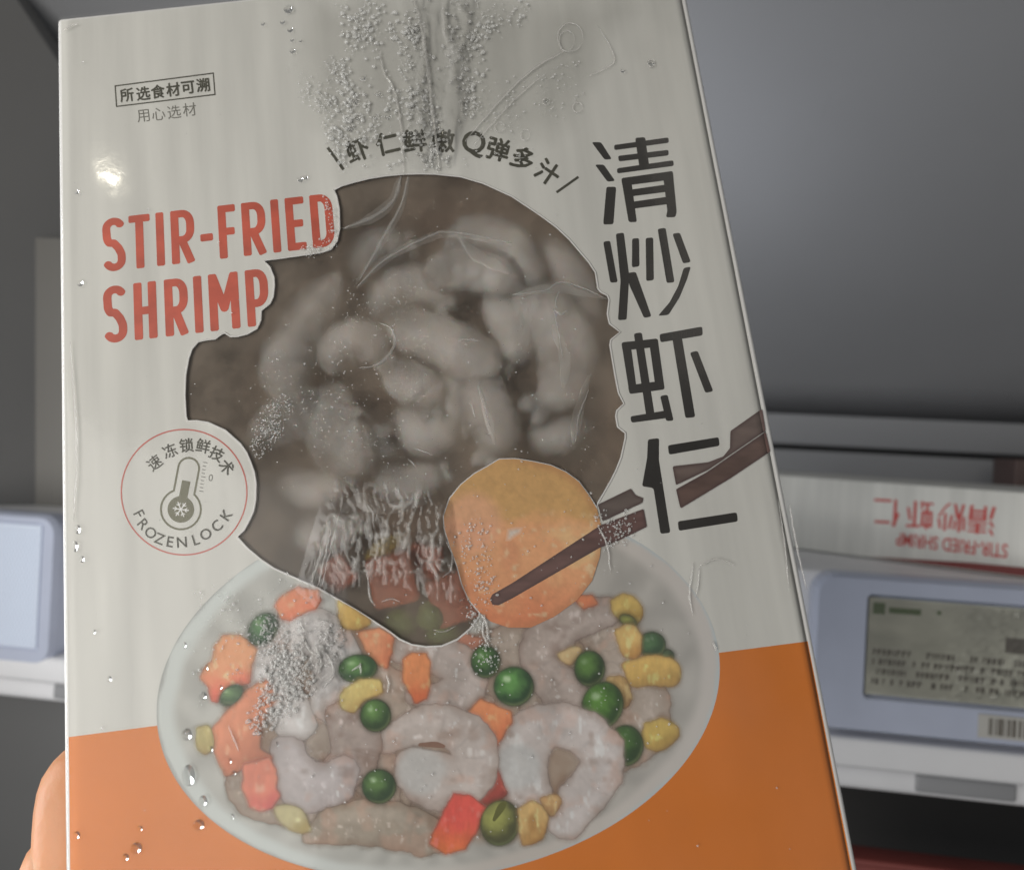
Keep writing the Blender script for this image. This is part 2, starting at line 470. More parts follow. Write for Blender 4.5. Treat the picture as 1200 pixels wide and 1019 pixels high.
def veg_print(name, P, tone, dark, ang=45, rnd=3.0, soft=2.5, light=None, pit=None):
    if 'corn' in name: P = spline(list(P) + [P[0]], 4)[:-1]; tone = tuple(.86 * v + .14 * 128 for v in tone)
    P = np.asarray(P, float); c0 = P.mean(0)
    P2 = c0 + (P - c0) * (1 - rnd / (np.abs(P - c0).max() + 1e-6))
    g, (lo, hi) = sd_poly(P2)
    f = lambda x, y: g(x + 2.4 * fbm(x / 12, y / 12 + 4), y + 2.4 * fbm(x / 12 + 6, y / 12)) + rnd * .9
    R = np.hypot(*(P - c0).T).max()
    ca, sa = math.cos(math.radians(ang)), math.sin(math.radians(ang))
    def colour(x, y):
        p = ((x - c0[0]) * ca + (y - c0[1]) * sa) / R + .25 * fbm(x / 11, y / 11)
        c = mixc(ink(x, tone), ink(x, dark), sstep(-.25, .9, p))
        if light is not None: c = mixc(c, ink(x, light), .7 * (1 - sstep(-.9, -.15, p)))
        if pit is not None:
            u = np.hypot((x - pit[0]) / pit[2], (y - pit[1]) / pit[3])
            c = mixc(c, ink(x, dark), .8 * (1 - sstep(.4, 1.0, u)))
        e = f(x, y)
        c = mixc(c, ink(x, [min(255, v * 1.12 + 22) for v in tone]), .55 * sstep(.2, .55, fbm(x / 7 + 3, y / 12)))
        c = c * (1 + .12 * fbm(x / 3, y / 14))[:, None]
        c = soften(x, y, c, f, soft + 1, (112, 84, 62), .3)
        return speckle(x, y, c, .10, 5)
    return sheet(name, f, (lo - 4, hi + 4), colour, bowl, halo=True)
def cA(L, ox=180, oy=640, s=5.45): return [(ox + a / s, oy + b / s) for a, b in L]
CAR, CARD = (205, 122, 76), (168, 84, 52)
# --- back to front
for P_, R_2 in (([(560, 770), (600, 760), (640, 790), (630, 830)], [18, 26, 26, 18]), ([(440, 790), (470, 820), (520, 830), (560, 826)], [16, 26, 26, 16]), ([(350, 880), (390, 862), (430, 880), (450, 940)], [18, 30, 30, 18]),
                ([(730, 800), (752, 822), (745, 862), (720, 890)], [16, 28, 28, 16]), ([(280, 890), (300, 930), (360, 950)], [14, 24, 18]), ([(500, 940), (560, 930), (600, 910)], [16, 24, 18]), ([(690, 730), (720, 760), (715, 800)], [16, 28, 20])):
    shrimp_print(P_, R_2, (140, 126, 108), (118, 98, 80), 5)
shrimp_print([(711, 718), (678, 724), (647, 741), (630, 765), (645, 793), (662, 812), (670, 826)], [15, 22, 22, 19, 22, 24, 18], (142, 128, 113), (116, 98, 84), 6)
veg_print('printed_carrot', [(668, 695), (694, 699), (700, 707), (683, 713)], (176, 104, 66), (150, 84, 56), 90, 2, 4)
veg_print('printed_corn', [(715, 704), (729, 697), (746, 702), (754, 720), (743, 732), (720, 718)], (178, 146, 68), (128, 100, 48), 60, 4, 4)
pea_print(736, 727, 11, 7, 30, (120, 120, 58), (78, 76, 44), 4, 0)
pea_print(781, 768, 9, 8, 0, (70, 88, 58), (48, 60, 42), 5, 0)
pea_print(764, 755, 16, 15, 0, (66, 90, 56), (44, 62, 40), 5, .15)
veg_print('printed_corn', [(720, 737), (739, 732), (750, 746), (748, 769), (732, 769)], (182, 146, 76), (150, 110, 58), 70, 5, 4)
veg_print('printed_corn', [(711, 793), (729, 793), (739, 814), (734, 830), (720, 811)], (156, 122, 66), (118, 90, 54), 60, 5, 5)
veg_print('printed_corn', [(729, 779), (753, 772), (785, 772), (798, 788), (790, 802), (767, 800), (739, 800)], (180, 142, 66), (134, 102, 54), 80, 6, 4)
veg_print('printed_corn', [(755, 848), (777, 842), (797, 856), (787, 871), (768, 880), (753, 869)], (170, 140, 62), (128, 100, 52), 60, 5, 5)
veg_print('printed_corn', [(653, 767), (671, 758), (681, 760), (673, 773), (661, 777)], (178, 150, 96), (150, 120, 78), 60, 3, 3)
pea_print(691, 783, 18, 21, 0, (78, 108, 48), (34, 50, 26), 3, .25)
pea_print(733, 873, 21, 24, 0, (64, 92, 42), (38, 54, 30), 4, .2)
pea_print(706, 826, 24, 28, 20, (80, 116, 46), (36, 56, 26), 3, .6)
shrimp_print([(616, 921), (608, 897), (621, 865), (647, 850), (680, 856), (703, 878), (702, 906), (682, 934), (664, 962)], [27, 31, 28, 23, 24, 25, 22, 24, 19], (160, 150, 137), (130, 112, 96), 8, (606, 898, 34))
veg_print('printed_corn', [(634, 934), (651, 932), (656, 941), (645, 956)], (168, 128, 74), (132, 98, 60), 60, 4, 4)
veg_print('printed_carrot', [(512, 752), (545, 744), (566, 750), (560, 772), (530, 775)], (156, 104, 80), (128, 84, 66), 60, 5, 6)
shrimp_print([(470, 762), (500, 764), (540, 780), (545, 802), (522, 818), (492, 815)], [15, 19, 22, 22, 20, 14], (152, 140, 126), (126, 106, 90), 6)
veg_print('printed_carrot', cA([(510, 820), (560, 790), (650, 790), (672, 850), (662, 1000), (640, 1080), (590, 1115), (552, 1050), (515, 980)], 380, 620), (206, 122, 74), (176, 88, 50), 70, 4)
pea_print(569, 775, 17, 19, 0, (76, 112, 54), (34, 56, 30), 2.5, .4)
pea_print(602, 804, 23.5, 23, 0, (84, 128, 62), (26, 52, 26), 2, .9)
veg_print('printed_carrot', cA([(920, 180), (990, 98), (1195, 178), (1200, 245), (1150, 310), (1085, 420), (1060, 420), (1060, 330), (940, 270)], 380, 800), (200, 118, 74), (166, 84, 52), 60, 3)
veg_print('printed_carrot', [(571, 915), (582, 900), (594, 930), (577, 946), (552, 930)], (150, 66, 52), (112, 48, 40), 60, 4)
shrimp_print([(442, 874), (475, 858), (512, 847), (545, 862), (557, 890), (541, 915), (512, 915), (488, 902)], [9, 16, 20, 24, 25, 27, 31, 24], (160, 149, 135), (132, 113, 97), 8, (494, 902, 36))
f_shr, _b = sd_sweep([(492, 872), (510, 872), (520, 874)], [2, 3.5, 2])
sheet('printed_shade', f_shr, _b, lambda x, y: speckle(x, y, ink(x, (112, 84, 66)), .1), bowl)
shrimp_print([(345, 845), (322, 800), (326, 762), (352, 742), (382, 748), (396, 785), (388, 822)], [22, 26, 27, 26, 27, 26, 22], (170, 165, 154), (136, 125, 112), 6)
shrimp_print([(402, 838), (418, 866), (412, 892), (390, 905)], [18, 26, 25, 18], (146, 132, 118), (116, 94, 78), 5)
shrimp_print([(338, 884), (352, 916), (385, 922), (402, 902)], [20, 27, 26, 16], (160, 152, 143), (128, 112, 100), 6)
shrimp_print([(366, 978), (400, 966), (448, 964), (490, 975), (514, 990)], [11, 21, 25, 23, 9], (140, 129, 110), (116, 96, 76), 5)
veg_print('printed_corn', [(396, 703), (417, 716), (436, 730), (409, 738), (399, 728)], (196, 158, 74), (150, 116, 60), 60, 2)
veg_print('printed_carrot', cA([(215, 650), (350, 630), (440, 690), (430, 780), (400, 830), (390, 890), (330, 850), (260, 750)], 380, 620), (208, 132, 92), (182, 98, 62), 30, 3)
pea_print(419, 783, 23, 16.5, -8, (92, 128, 70), (40, 66, 36), 2, .5)
veg_print('printed_corn', [(402, 808), (420, 798), (444, 796), (448, 803), (446, 812), (424, 821), (413, 834), (400, 828), (398, 816)], (190, 168, 92), (156, 122, 64), 60, 3)
pea_print(440, 838, 18, 19, 0, (92, 126, 64), (38, 58, 30), 2, .6)
pea_print(444, 921, 20, 20, 0, (86, 116, 60), (34, 54, 30), 2, .8)
veg_print('printed_carrot', [(532, 929), (549, 931), (572, 945), (557, 976), (545, 994), (520, 1001), (502, 988), (516, 961)], (196, 76, 62), (176, 92, 50), 100, 2.5)
pea_print(586, 964, 23, 27, 15, (134, 134, 68), (66, 66, 38), 3, 0)
f_slit, _b = sd_sweep([(579, 960), (587, 946), (592, 940)], [2.0, 4.5, 2])
sheet('printed_pea_slit', f_slit, _b, lambda x, y: speckle(x, y, ink(x, (80, 80, 34)), .1), bowl)
veg_print('printed_corn', [(608, 947), (621, 939), (634, 943), (641, 956), (636, 980), (618, 991), (610, 984)], (182, 146, 82), (142, 104, 56), 60, 4, 2.5, None, (624, 964, 8, 17))
veg_print('printed_carrot', [(263, 838), (285, 812), (312, 796), (322, 815), (304, 848), (302, 880), (318, 890), (288, 898), (264, 908), (252, 882), (248, 855)], (196, 126, 90), (160, 92, 62), 70, 4, 5)
veg_print('printed_corn', [(233, 851), (244, 849), (250, 873), (240, 884), (232, 875)], (178, 164, 96), (160, 140, 84), 60, 4, 5)
veg_print('printed_carrot', cA([(400, 640), (450, 570), (560, 560), (612, 600), (652, 640), (620, 760), (605, 870), (520, 890), (430, 960), (385, 1000), (350, 900), (305, 850), (330, 790), (380, 740)]), (216, 142, 98), (196, 92, 70), 75, 5, 6)
pea_print(271, 814, 16, 10, -40, (88, 116, 70), (50, 74, 44), 3.5, .4)
pea_print(308, 737, 16, 21, 38, (78, 116, 68), (38, 62, 40), 3, .4)
veg_print('printed_carrot', cA([(775, 390), (800, 340), (930, 262), (1060, 290), (1072, 340), (1040, 390), (950, 420), (850, 470), (812, 460)]), (212, 122, 84), (196, 96, 62), 60, 4, 4)
veg_print('printed_corn', [(319, 944), (341, 944), (358, 955), (363, 974), (345, 974), (330, 963)], (176, 166, 112), (142, 124, 68), 50, 4, 5)
veg_print('printed_carrot', cA([(575, 365), (740, 330), (775, 400), (775, 510), (800, 570), (750, 650), (680, 672), (620, 640), (570, 520)], 180, 827), (202, 120, 92), (178, 80, 72), 70, 4, 3)

# the round orange shrimp held by printed chopsticks
BALL = [(700, 597), (690, 580), (678, 564), (663, 553), (645, 545), (624, 540.6), (603.6, 537.5), (585, 538), (572.7, 545.7), (556, 555), (540, 568), (527, 584), (520, 604.5), (521, 619), (528, 641.5), (535.6, 662), (541.8, 685), (550, 703), (562, 717), (575, 728), (596, 735), (622, 735), (650, 722), (676, 703), (694, 680), (703, 652), (706, 622)]
f_ball, bb_ball = sd_poly(BALL)
def col_ball(x, y):
    n = fbm(x / 26, y / 26); n2 = fbm(x / 7, y / 7) + .8 * fbm(x / 3, y / 3)
    c = mixc(ink(x, (166, 128, 76)), ink(x, (184, 132, 88)), sstep(596, 622, y + 14 * n))
    c = mixc(c, ink(x, (190, 148, 100)), sstep(.0, .6, n + (x - 640) / 160) * sstep(600, 630, y))
    c = mixc(c, ink(x, (176, 106, 68)), sstep(650, 735, y + 20 * n))
    c = mixc(c, ink(x, (170, 112, 76)), .6 * (1 - sstep(4, 17, np.hypot((x - 598), (y - 648) / 2 ))))
    c = mixc(c, ink(x, (186, 136, 104)), .6 * (1 - sstep(24, 44, np.hypot(x - 553, y - 612))))
    c = mixc(c, ink(x, (142, 96, 60)), .5 * (1 - sstep(0, 12, f_ball(x, y))) * sstep(560, 640, x))
    c = mixc(c, ink(x, (196, 164, 122)), .6 * sstep(.25, .6, fbm(x / 9 + 3, y / 9)) * sstep(588, 620, y))
    return c * (1 + .12 * n2)[:, None]
ball = sheet('orange_shrimp_picture', f_ball, bb_ball, col_ball, pack, step=2.0)
f_sp, bb_sp = sd_poly([(594, 619), (604, 617), (614, 617), (611, 625), (603, 630), (598, 634), (592, 634)])
sheet('pale_spot', f_sp, bb_sp, lambda x, y: mixc(ink(x, (184, 138, 100)), speckle(x, y, ink(x, (174, 160, 140)), .25, 3), sstep(0, 6, f_sp(x, y))), ball, 1.0)

# printed chopsticks
def c7(L): return [(680 + a / 3.6375, 360 + b / 3.6375) for a, b in L]
def c6(L): return [(680 + a / 3.92, 140 + b / 3.92) for a, b in L]
CH = [[(574, 702), (577, 696), (600, 683), (704, 615), (754, 596), (758, 617), (725, 633), (703, 641.5), (600, 701), (584, 709), (577, 708)],
      c7([(75, 840), (215, 772), (235, 800), (268, 812), (265, 832), (95, 912)]),
      c7([(640, 527), (775, 432), (790, 525), (545, 692), (408, 757), (393, 677), (545, 660), (610, 635), (638, 600)]),
      c7([(408, 775), (540, 702), (790, 530), (810, 614), (640, 728), (427, 857)])]
chop = thing('chopsticks_picture', None, None); chop.parent = pack
for k, P in enumerate(CH):
    f, bb = sd_poly(P)
    tone = [(84, 60, 52), (76, 65, 56), (84, 70, 60), (76, 58, 48)][k]
    def cc(x, y, f=f, tone=tone):
        c = ink(x, tone) * (1 + .35 * fbm(x / 30, y / 8))[:, None]
        return mixc(c, ink(x, (60, 44, 40)), .7 * (1 - sstep(0, 5, f(x, y))))
    sheet('printed_chopstick', f, bb, cc, chop, 1.6, clip=(k != 0))

# card tinted greyer by a thin see-through sheet, under the condensation at the top
GREY_AREA = [(345, -20), (720, -20), (735, 60), (700, 130), (660, 170), (600, 190), (540, 200), (470, 203), (410, 205), (375, 190), (340, 120)]
f_grey, bb_grey = sd_poly(spline(GREY_AREA + [GREY_AREA[0]], 4)[:-1])
sheet('grey_patch', f_grey, bb_grey, lambda x, y: np.tile((.30, .29, .255), (len(x), 1)), pack, 4.0, z=.00003,
      alpha=lambda x, y: .22 * sstep(0, 60, f_grey(x, y) + 22 * fbm(x / 60, y / 60)) * (.8 + .35 * fbm(x / 30, y / 90)))

# large black characters
def union_vf(polys, z):
    """flat union of polygons given in local coordinates"""
    vs, fs = [], []
    for P in polys:
        P = [tuple(p[:2]) for p in P]
        ar = sum(P[i][0] * P[(i + 1) % len(P)][1] - P[(i + 1) % len(P)][0] * P[i][1] for i in range(len(P)))
        if ar < 0: P = P[::-1]
        fs.append(list(range(len(vs), len(vs) + len(P)))); vs += [Vector(p) * 100 for p in P]
    r = delaunay_2d_cdt(vs, [], fs, 1, 1e-6)
    return [(c.x / 100, c.y / 100, z) for c in r[0]], [tuple(f) for f, o in zip(r[2], r[5]) if o]
def roundpoly(P, r):
    """cut corners a little so that printed strokes have soft ends"""
    P = [np.array(p, float) for p in P]; out = []
    for i, p in enumerate(P):
        a, b = P[i - 1] - p, P[(i + 1) % len(P)] - p
        la, lb = np.linalg.norm(a), np.linalg.norm(b)
        ra, rb = min(r, la * .3), min(r, lb * .3)
        q0, q1 = p + a / la * ra, p + b / lb * rb
        out += [tuple(q0), tuple(.25 * q0 + .5 * p + .25 * q1), tuple(q1)]
    return out
G_QING = c6([]), 
GLYPH = {
 '清': c6, '炒': c6, '虾': c7, '仁': c7}
RAW = {
 '清': [[(52, 105), (95, 105), (145, 183), (112, 186)], [(67, 208), (108, 208), (160, 283), (125, 287)], [(120, 310), (165, 310), (152, 482), (105, 483)],
        [(155, 118), (405, 83), (407, 108), (157, 142)], [(173, 168), (405, 140), (406, 166), (177, 194)], [(168, 225), (427, 188), (430, 214), (170, 249)], [(252, 85), (298, 82), (318, 222), (272, 226)],
        [(188, 270), (232, 265), (260, 472), (222, 472)], [(188, 270), (425, 237), (429, 276), (193, 306)], [(378, 245), (425, 238), (443, 425), (436, 450), (393, 450), (400, 420)],
        [(222, 324), (405, 298), (407, 332), (225, 355)], [(228, 380), (410, 354), (412, 388), (232, 412)]],
 '炒': [[(105, 562), (137, 557), (172, 748), (138, 750)], [(163, 525), (200, 520), (225, 720), (213, 920), (173, 922), (185, 740)], [(238, 547), (270, 545), (272, 675), (237, 680)],
        [(215, 705), (255, 700), (327, 905), (293, 912), (225, 760)], [(300, 545), (335, 542), (338, 738), (303, 743)], [(355, 503), (392, 498), (433, 748), (397, 752)], [(423, 525), (457, 520), (508, 655), (472, 662)],
        [(475, 682), (508, 676), (490, 735), (455, 820), (405, 898), (357, 902), (410, 840), (450, 765)]],
 '虾': [[(175, 150), (213, 145), (243, 365), (210, 370)], [(292, 137), (330, 133), (360, 350), (322, 354)], [(175, 150), (330, 133), (335, 168), (180, 185)], [(203, 333), (354, 312), (360, 350), (210, 370)],
        [(228, 112), (262, 107), (318, 465), (282, 470)], [(213, 465), (380, 437), (384, 470), (218, 492)], [(340, 378), (372, 372), (398, 483), (366, 485)],
        [(337, 115), (520, 82), (522, 120), (342, 150)], [(392, 132), (433, 128), (490, 468), (448, 472)], [(467, 193), (500, 185), (567, 358), (533, 365)]],
 '仁': [[(288, 563), (336, 557), (335, 650), (384, 960), (342, 965), (312, 770), (263, 762), (285, 640)], [(373, 588), (590, 553), (594, 590), (378, 628)], [(415, 912), (667, 873), (672, 912), (420, 952)]]}
LOCG = {}
for ch in '清炒虾仁':
    LOCG[ch] = []
    for P in RAW[ch]:
        P = np.array(GLYPH[ch](roundpoly(P, 9)))
        LOCG[ch].append(loc(P[:, 0], P[:, 1])[:, :2])
ZT = .00005
name_col = thing('product_name_characters', None, None); name_col.parent = pack
for ch in '清炒虾仁':
    link('printed_character', mesh('printed_character', *union_vf(LOCG[ch], ZT)), M_BLACK, name_col)

# red condensed capitals
def arc(cx, cy, rx, ry, a0, a1, n=8):
    return [(cx + rx * math.cos(math.radians(a)), cy + ry * math.sin(math.radians(a))) for a in np.linspace(a0, a1, n)]
TH = .138
def strokes(ch, w):
    t = TH / 2; l, r, b, T = t, w - t, t, 1 - t; m = (l + r) / 2; hw = (r - l) / 2; k = hw
    if ch == 'S':
        return [arc(m, T - k, hw, k, 10, 180, 9) + [(l, T - k - .03)] + arc(m, .69, hw, .20, 200, 265, 5)[0:3] + [(m, .52), (r - .05, .42)] + arc(m, b + k + .06, hw, k + .06, 20, 0, 3) + arc(m, b + k, hw, k, 0, -170, 9)]
    if ch == 'T': return [[(0, T), (w, T)], [(m, 0), (m, T)]]
    if ch == 'I': return [[(m, 0), (m, 1)]]
    if ch == '-': return [[(0, .43), (w, .43)]]
    if ch == 'R': return [[(l, 0), (l, 1)], [(l, T), (m, T)] + arc(m, T - .19, hw, .19, 90, 0, 6) + arc(m, .44 + .19, hw, .19, 0, -90, 6) + [(l, .44)], [(m - .02, .44), (r, 0)]]
    if ch == 'P': return [[(l, 0), (l, 1)], [(l, T), (m, T)] + arc(m, T - .2, hw, .2, 90, 0, 6) + arc(m, .40 + .2, hw, .2, 0, -90, 6) + [(l, .40)]]
    if ch == 'F': return [[(l, 0), (l, 1)], [(l, T), (w, T)], [(l, .50), (w * .92, .50)]]
    if ch == 'E': return [[(l, 0), (l, 1)], [(l, T), (w, T)], [(l, .5), (w * .9, .5)], [(l, b), (w, b)]]
    if ch == 'D': return [[(l, 0), (l, 1)], [(l, T), (m - .02, T)] + arc(m - .02, T - .2, hw + .02, .2, 90, 0, 7) + arc(m - .02, b + .2, hw + .02, .2, 0, -90, 7) + [(l, b)]]
    if ch == 'H': return [[(l, 0), (l, 1)], [(r, 0), (r, 1)], [(l, .5), (r, .5)]]
    if ch == 'M': return [[(l, 0), (l, 1)], [(r, 0), (r, 1)], [(l, .97), (m, .38), (r, .97)]]
def stroke_polys(pl, hw):
    out = []
    pl = [np.array(p, float) for p in pl]
    for i in range(len(pl) - 1):
        a, b = pl[i], pl[i + 1]; d = b - a; L = np.linalg.norm(d)
        if L < 1e-9: continue
        d /= L; n = np.array((-d[1], d[0])) * hw
        q = hw * .3
        e0 = d * q if i == 0 else 0 * d; e1 = d * q if i == len(pl) - 2 else 0 * d
        P = [a + n * .72, a + n + e0, b + n - e1, b + n * .72, b - n * .72, b - n - e1, a - n + e0, a - n * .72]
        if i > 0: P[0], P[-1] = a + n, a - n; 
        if i < len(pl) - 2: P[3], P[4] = b + n, b - n
        Q = []
        for p in P:
            if not Q or np.linalg.norm(p - Q[-1]) > 1e-7: Q.append(p)
        out.append([tuple(p) for p in Q])
        if i > 0:
            out.append([tuple(a + hw * np.array((math.cos(q), math.sin(q)))) for q in np.linspace(0, 2 * math.pi, 13)[:-1]])
    return out
def c3(a, b): return 100 + a / 4, 200 + b / 4
def word(letters, base, top, parent):
    b0, t0 = loc(*c3(*base))[1], loc(*c3(*top))[1]
    H = t0 - b0
    polys = []
    sl = -.147
    for ch, xl, xr in letters:
        ym = (base[1] + (xl - base[0]) * sl + top[1] + (xl - top[0]) * sl) / 2
        a = loc(*c3(xl, ym))[0]; b = loc(*c3(xr, ym + (xr - xl) * sl))[0]
        for pl in strokes(ch, (b - a) / H):
            polys += [[(a + p[0] * H, b0 + p[1] * H) for p in P] for P in stroke_polys(pl, TH / 2)]
    return link('printed_word', mesh('printed_word', *union_vf([[(x, y) for x, y in P] for P in polys], ZT)), M_RED, parent)
title = thing('english_title', None, None); title.parent = pack
L1 = [('S', 81, 188), ('T', 205, 305), ('I', 331, 371), ('R', 402, 512), ('-', 538, 597), ('F', 624, 706), ('R', 735, 845), ('I', 872, 910), ('E', 940, 1028), ('D', 1056, 1160)]
L2 = [('S', 85, 195), ('H', 228, 335), ('R', 372, 482), ('I', 510, 548), ('M', 580, 720), ('P', 753, 858)]
word(L1, (262, 457), (255, 207), title)
word(L2, (243, 794), (237, 527), title)

# small print with the built-in typeface
def glyph_vf(txt, bold=0.0):
    c = bpy.data.curves.new('tmp', 'FONT'); c.body = txt; c.resolution_u = 3; c.offset = bold
    c.align_x = 'CENTER'
    o = bpy.data.objects.new('tmp', c); COL.objects.link(o)
    dg = bpy.context.evaluated_depsgraph_get(); dg.update()
    me = o.evaluated_get(dg).to_mesh()
    V = np.array([v.co[:2] for v in me.vertices]); FF = [tuple(p.vertices) for p in me.polygons]
    o.evaluated_get(dg).to_mesh_clear()
    bpy.data.objects.remove(o); bpy.data.curves.remove(c)
    return V, FF
def small_text(items, size, parent, name, m, heavy=0.0, squeeze=1.0, z=ZT):
    """items: (char, x, y, clockwise degrees) with the middle of each character in photo pixels"""
    parts = []
    for ch, x, y, rot in items:
        V, FF = glyph_vf(ch)
        if not len(V): continue
        mid = (V.min(0) + V.max(0)) / 2
        h = (V.max(0) - V.min(0))
        s = size / (.92 if ord(ch) > 255 else .73)
        V = (V - mid) * s; V[:, 0] *= squeeze
        a = math.radians(rot); ca, sa = math.cos(a), math.sin(a)
        X = x + V[:, 0] * ca + V[:, 1] * sa
        Y = y + V[:, 0] * sa - V[:, 1] * ca
        for bx_, by_ in (((0, 0),) if not heavy else ((-heavy, 0), (heavy, 0), (0, heavy), (0, -heavy))):
            parts.append((loc(X + bx_, Y + by_, z + .000003 * len(parts)), FF))
    V, FF = join(parts)
    return link(name, mesh(name, V, FF), m, parent)
cl = thing('small_print', None, None); cl.parent = pack
small_text([(c, *p, -7) for c, p in zip('所选食材可溯', [(148.6, 111.5), (167.8, 109.7), (185, 107.4), (202.8, 105), (220.3, 102.7), (237.8, 99.8)])], 15.5, cl, 'printed_line', M_GREY, .45)
small_text([(c, *p, -7) for c, p in zip('用心选材', [(167.8, 135.8), (185.7, 133.7), (204, 131.3), (222, 128.4)])], 15.5, cl, 'printed_line', M_GREY2)
def line_polys(pts, w, close=False):
    P = [np.array(p, float) for p in pts] + ([np.array(pts[0], float)] if close else [])
    out = []
    for a, b in zip(P[:-1], P[1:]):
        d = (b - a); d /= np.linalg.norm(d); n = np.array((-d[1], d[0])) * w / 2; e = d * w * .35
        q = np.array([a - e + n, b + e + n, b + e - n, a - e - n])
        out.append(loc(q[:, 0], q[:, 1])[:, :2])
    return out
link('printed_frame', mesh('printed_frame', *union_vf(line_polys([(135, 101), (250, 86), (252, 111), (136.7, 125)], 1.5, True), ZT)), M_GREY, cl)
arcg = thing('arched_slogan', None, None); arcg.parent = pack
small_text([('虾', 419, 176, -20), ('仁', 454, 168, -13), ('鲜', 486, 165, -6), ('嫩', 519, 165, 1), ('Q', 555, 169, 8), ('弹', 584, 175, 15), ('多', 613, 186, 25), ('汁', 642, 202, 34)], 26, arcg, 'printed_line', M_GREY, .8)
link('printed_stroke', mesh('printed_stroke', *union_vf(line_polys([(384.7, 174), (402, 198)], 3.4), ZT)), M_GREY, arcg)
link('printed_stroke', mesh('printed_stroke', *union_vf(line_polys([(677, 208), (653, 225)], 3.0), ZT)), M_GREY, arcg)

seal = thing('frozen_lock_seal', None, None); seal.parent = pack
small_text([('速', 181, 542, -38), ('冻', 199, 528, -22), ('锁', 218.4, 521.6, -5), ('鲜', 238, 522.4, 12), ('技', 254, 531.6, 28), ('术', 265.6, 547, 48)], 16, seal, 'printed_line', M_GREY, .3)
small_text([('F', 163, 602, 62), ('R', 168, 614, 50), ('O', 176.6, 624, 36), ('Z', 187, 631, 22), ('E', 199.4, 634.5, 9), ('N', 213, 635, -4), ('L', 229.5, 632, -17), ('O', 241, 625.6, -30), ('C', 254, 616, -43), ('K', 265, 603, -56)], 13, seal, 'printed_line', M_GREY, .15)
M_REDLINE = mat('red ring ink', (.62, .16, .13), .5)
RING = [(215.8 + 73.6 * math.cos(a), 576.5 + 73.4 * math.sin(a)) for a in np.linspace(0, 2 * math.pi, 73)[:-1]]
link('printed_ring', mesh('printed_ring', *union_vf(line_polys(RING, 1.7, True), ZT)), M_REDLINE, seal)
def thermo():
    bx_, by_ = 212, 596.6; tx, ty = 221.2, 548.5
    d = np.array((tx - bx_, ty - by_)); d /= np.linalg.norm(d); n = np.array((-d[1], d[0]))
    if n[0] < 0: n = -n
    rb, rt = 23.4, 12.2
    h = math.sqrt(rb ** 2 - rt ** 2)
    a0 = math.atan2(*(np.array((0, 0)) + (d * h + n * rt))[::-1]); a1 = math.atan2(*((d * h - n * rt))[::-1])
    if a1 < a0: a1 += 2 * math.pi
    P = [(bx_ + rb * math.cos(a), by_ + rb * math.sin(a)) for a in np.linspace(a0, a1, 26)] if (a1 - a0) > math.pi else [(bx_ + rb * math.cos(a), by_ + rb * math.sin(a)) for a in np.linspace(a1, a0 + 2 * math.pi, 26)][::-1]
    b0 = math.atan2(-n[1], -n[0])
    e = math.atan2(d[1], d[0])
    cap = [(tx + rt * (math.cos(q) * -n[0] + math.sin(q) * d[0]), ty + rt * (math.cos(q) * -n[1] + math.sin(q) * d[1])) for q in np.linspace(0, math.pi, 12)]
    return P + cap, (bx_, by_), d, n
TP, tb, td, tn = thermo()
polys = line_polys(TP, 2.3, True)
q = np.array([(tb[0] + 15.6 * math.cos(a), tb[1] + 15.6 * math.sin(a)) for a in np.linspace(0, 2 * math.pi, 33)[:-1]])
polys.append(loc(q[:, 0], q[:, 1])[:, :2])
c_ = np.array(tb); q = np.array([c_ + tn * 5, c_ + tn * 5 + td * 34, c_ - tn * 5 + td * 34, c_ - tn * 5])
polys.append(loc(q[:, 0], q[:, 1])[:, :2])
M_OLIVE = mat('seal olive ink', (.17, .165, .10), .5)
link('printed_thermometer', mesh('printed_thermometer', *union_vf(polys, ZT)), M_OLIVE, seal)
tick = []
for k in range(9):
    a = np.array((238.5 - 4.6 * k / 8, 541.5 + 33.5 * k / 8))
    tick += line_polys([a, a + np.array((4.4 if k % 4 == 0 else 3.2, .7))], .9)
link('printed_scale', mesh('printed_scale', *union_vf(tick, ZT)), M_GREY2, seal)
small_text([('0', 247, 559.6, 8)], 8.5, seal, 'printed_digit', M_GREY2)
fl = []
for k in range(3):
    a = math.radians(60 * k + 8); v = np.array((math.cos(a), math.sin(a)))
    fl += line_polys([c_ - v * 9, c_ + v * 9], 1.4)
    for s in (-1, 1):
        for dd in (-1, 1):
            w = math.atan2(v[1] * s, v[0] * s) + dd * .75; p = c_ + v * s * 4.6
            fl += line_polys([p, p + 3.3 * np.array((math.cos(w), math.sin(w)))], 1.1)
link('printed_snowflake', mesh('printed_snowflake', *union_vf(fl, ZT + .00004)), M_CARDEDGE, seal)

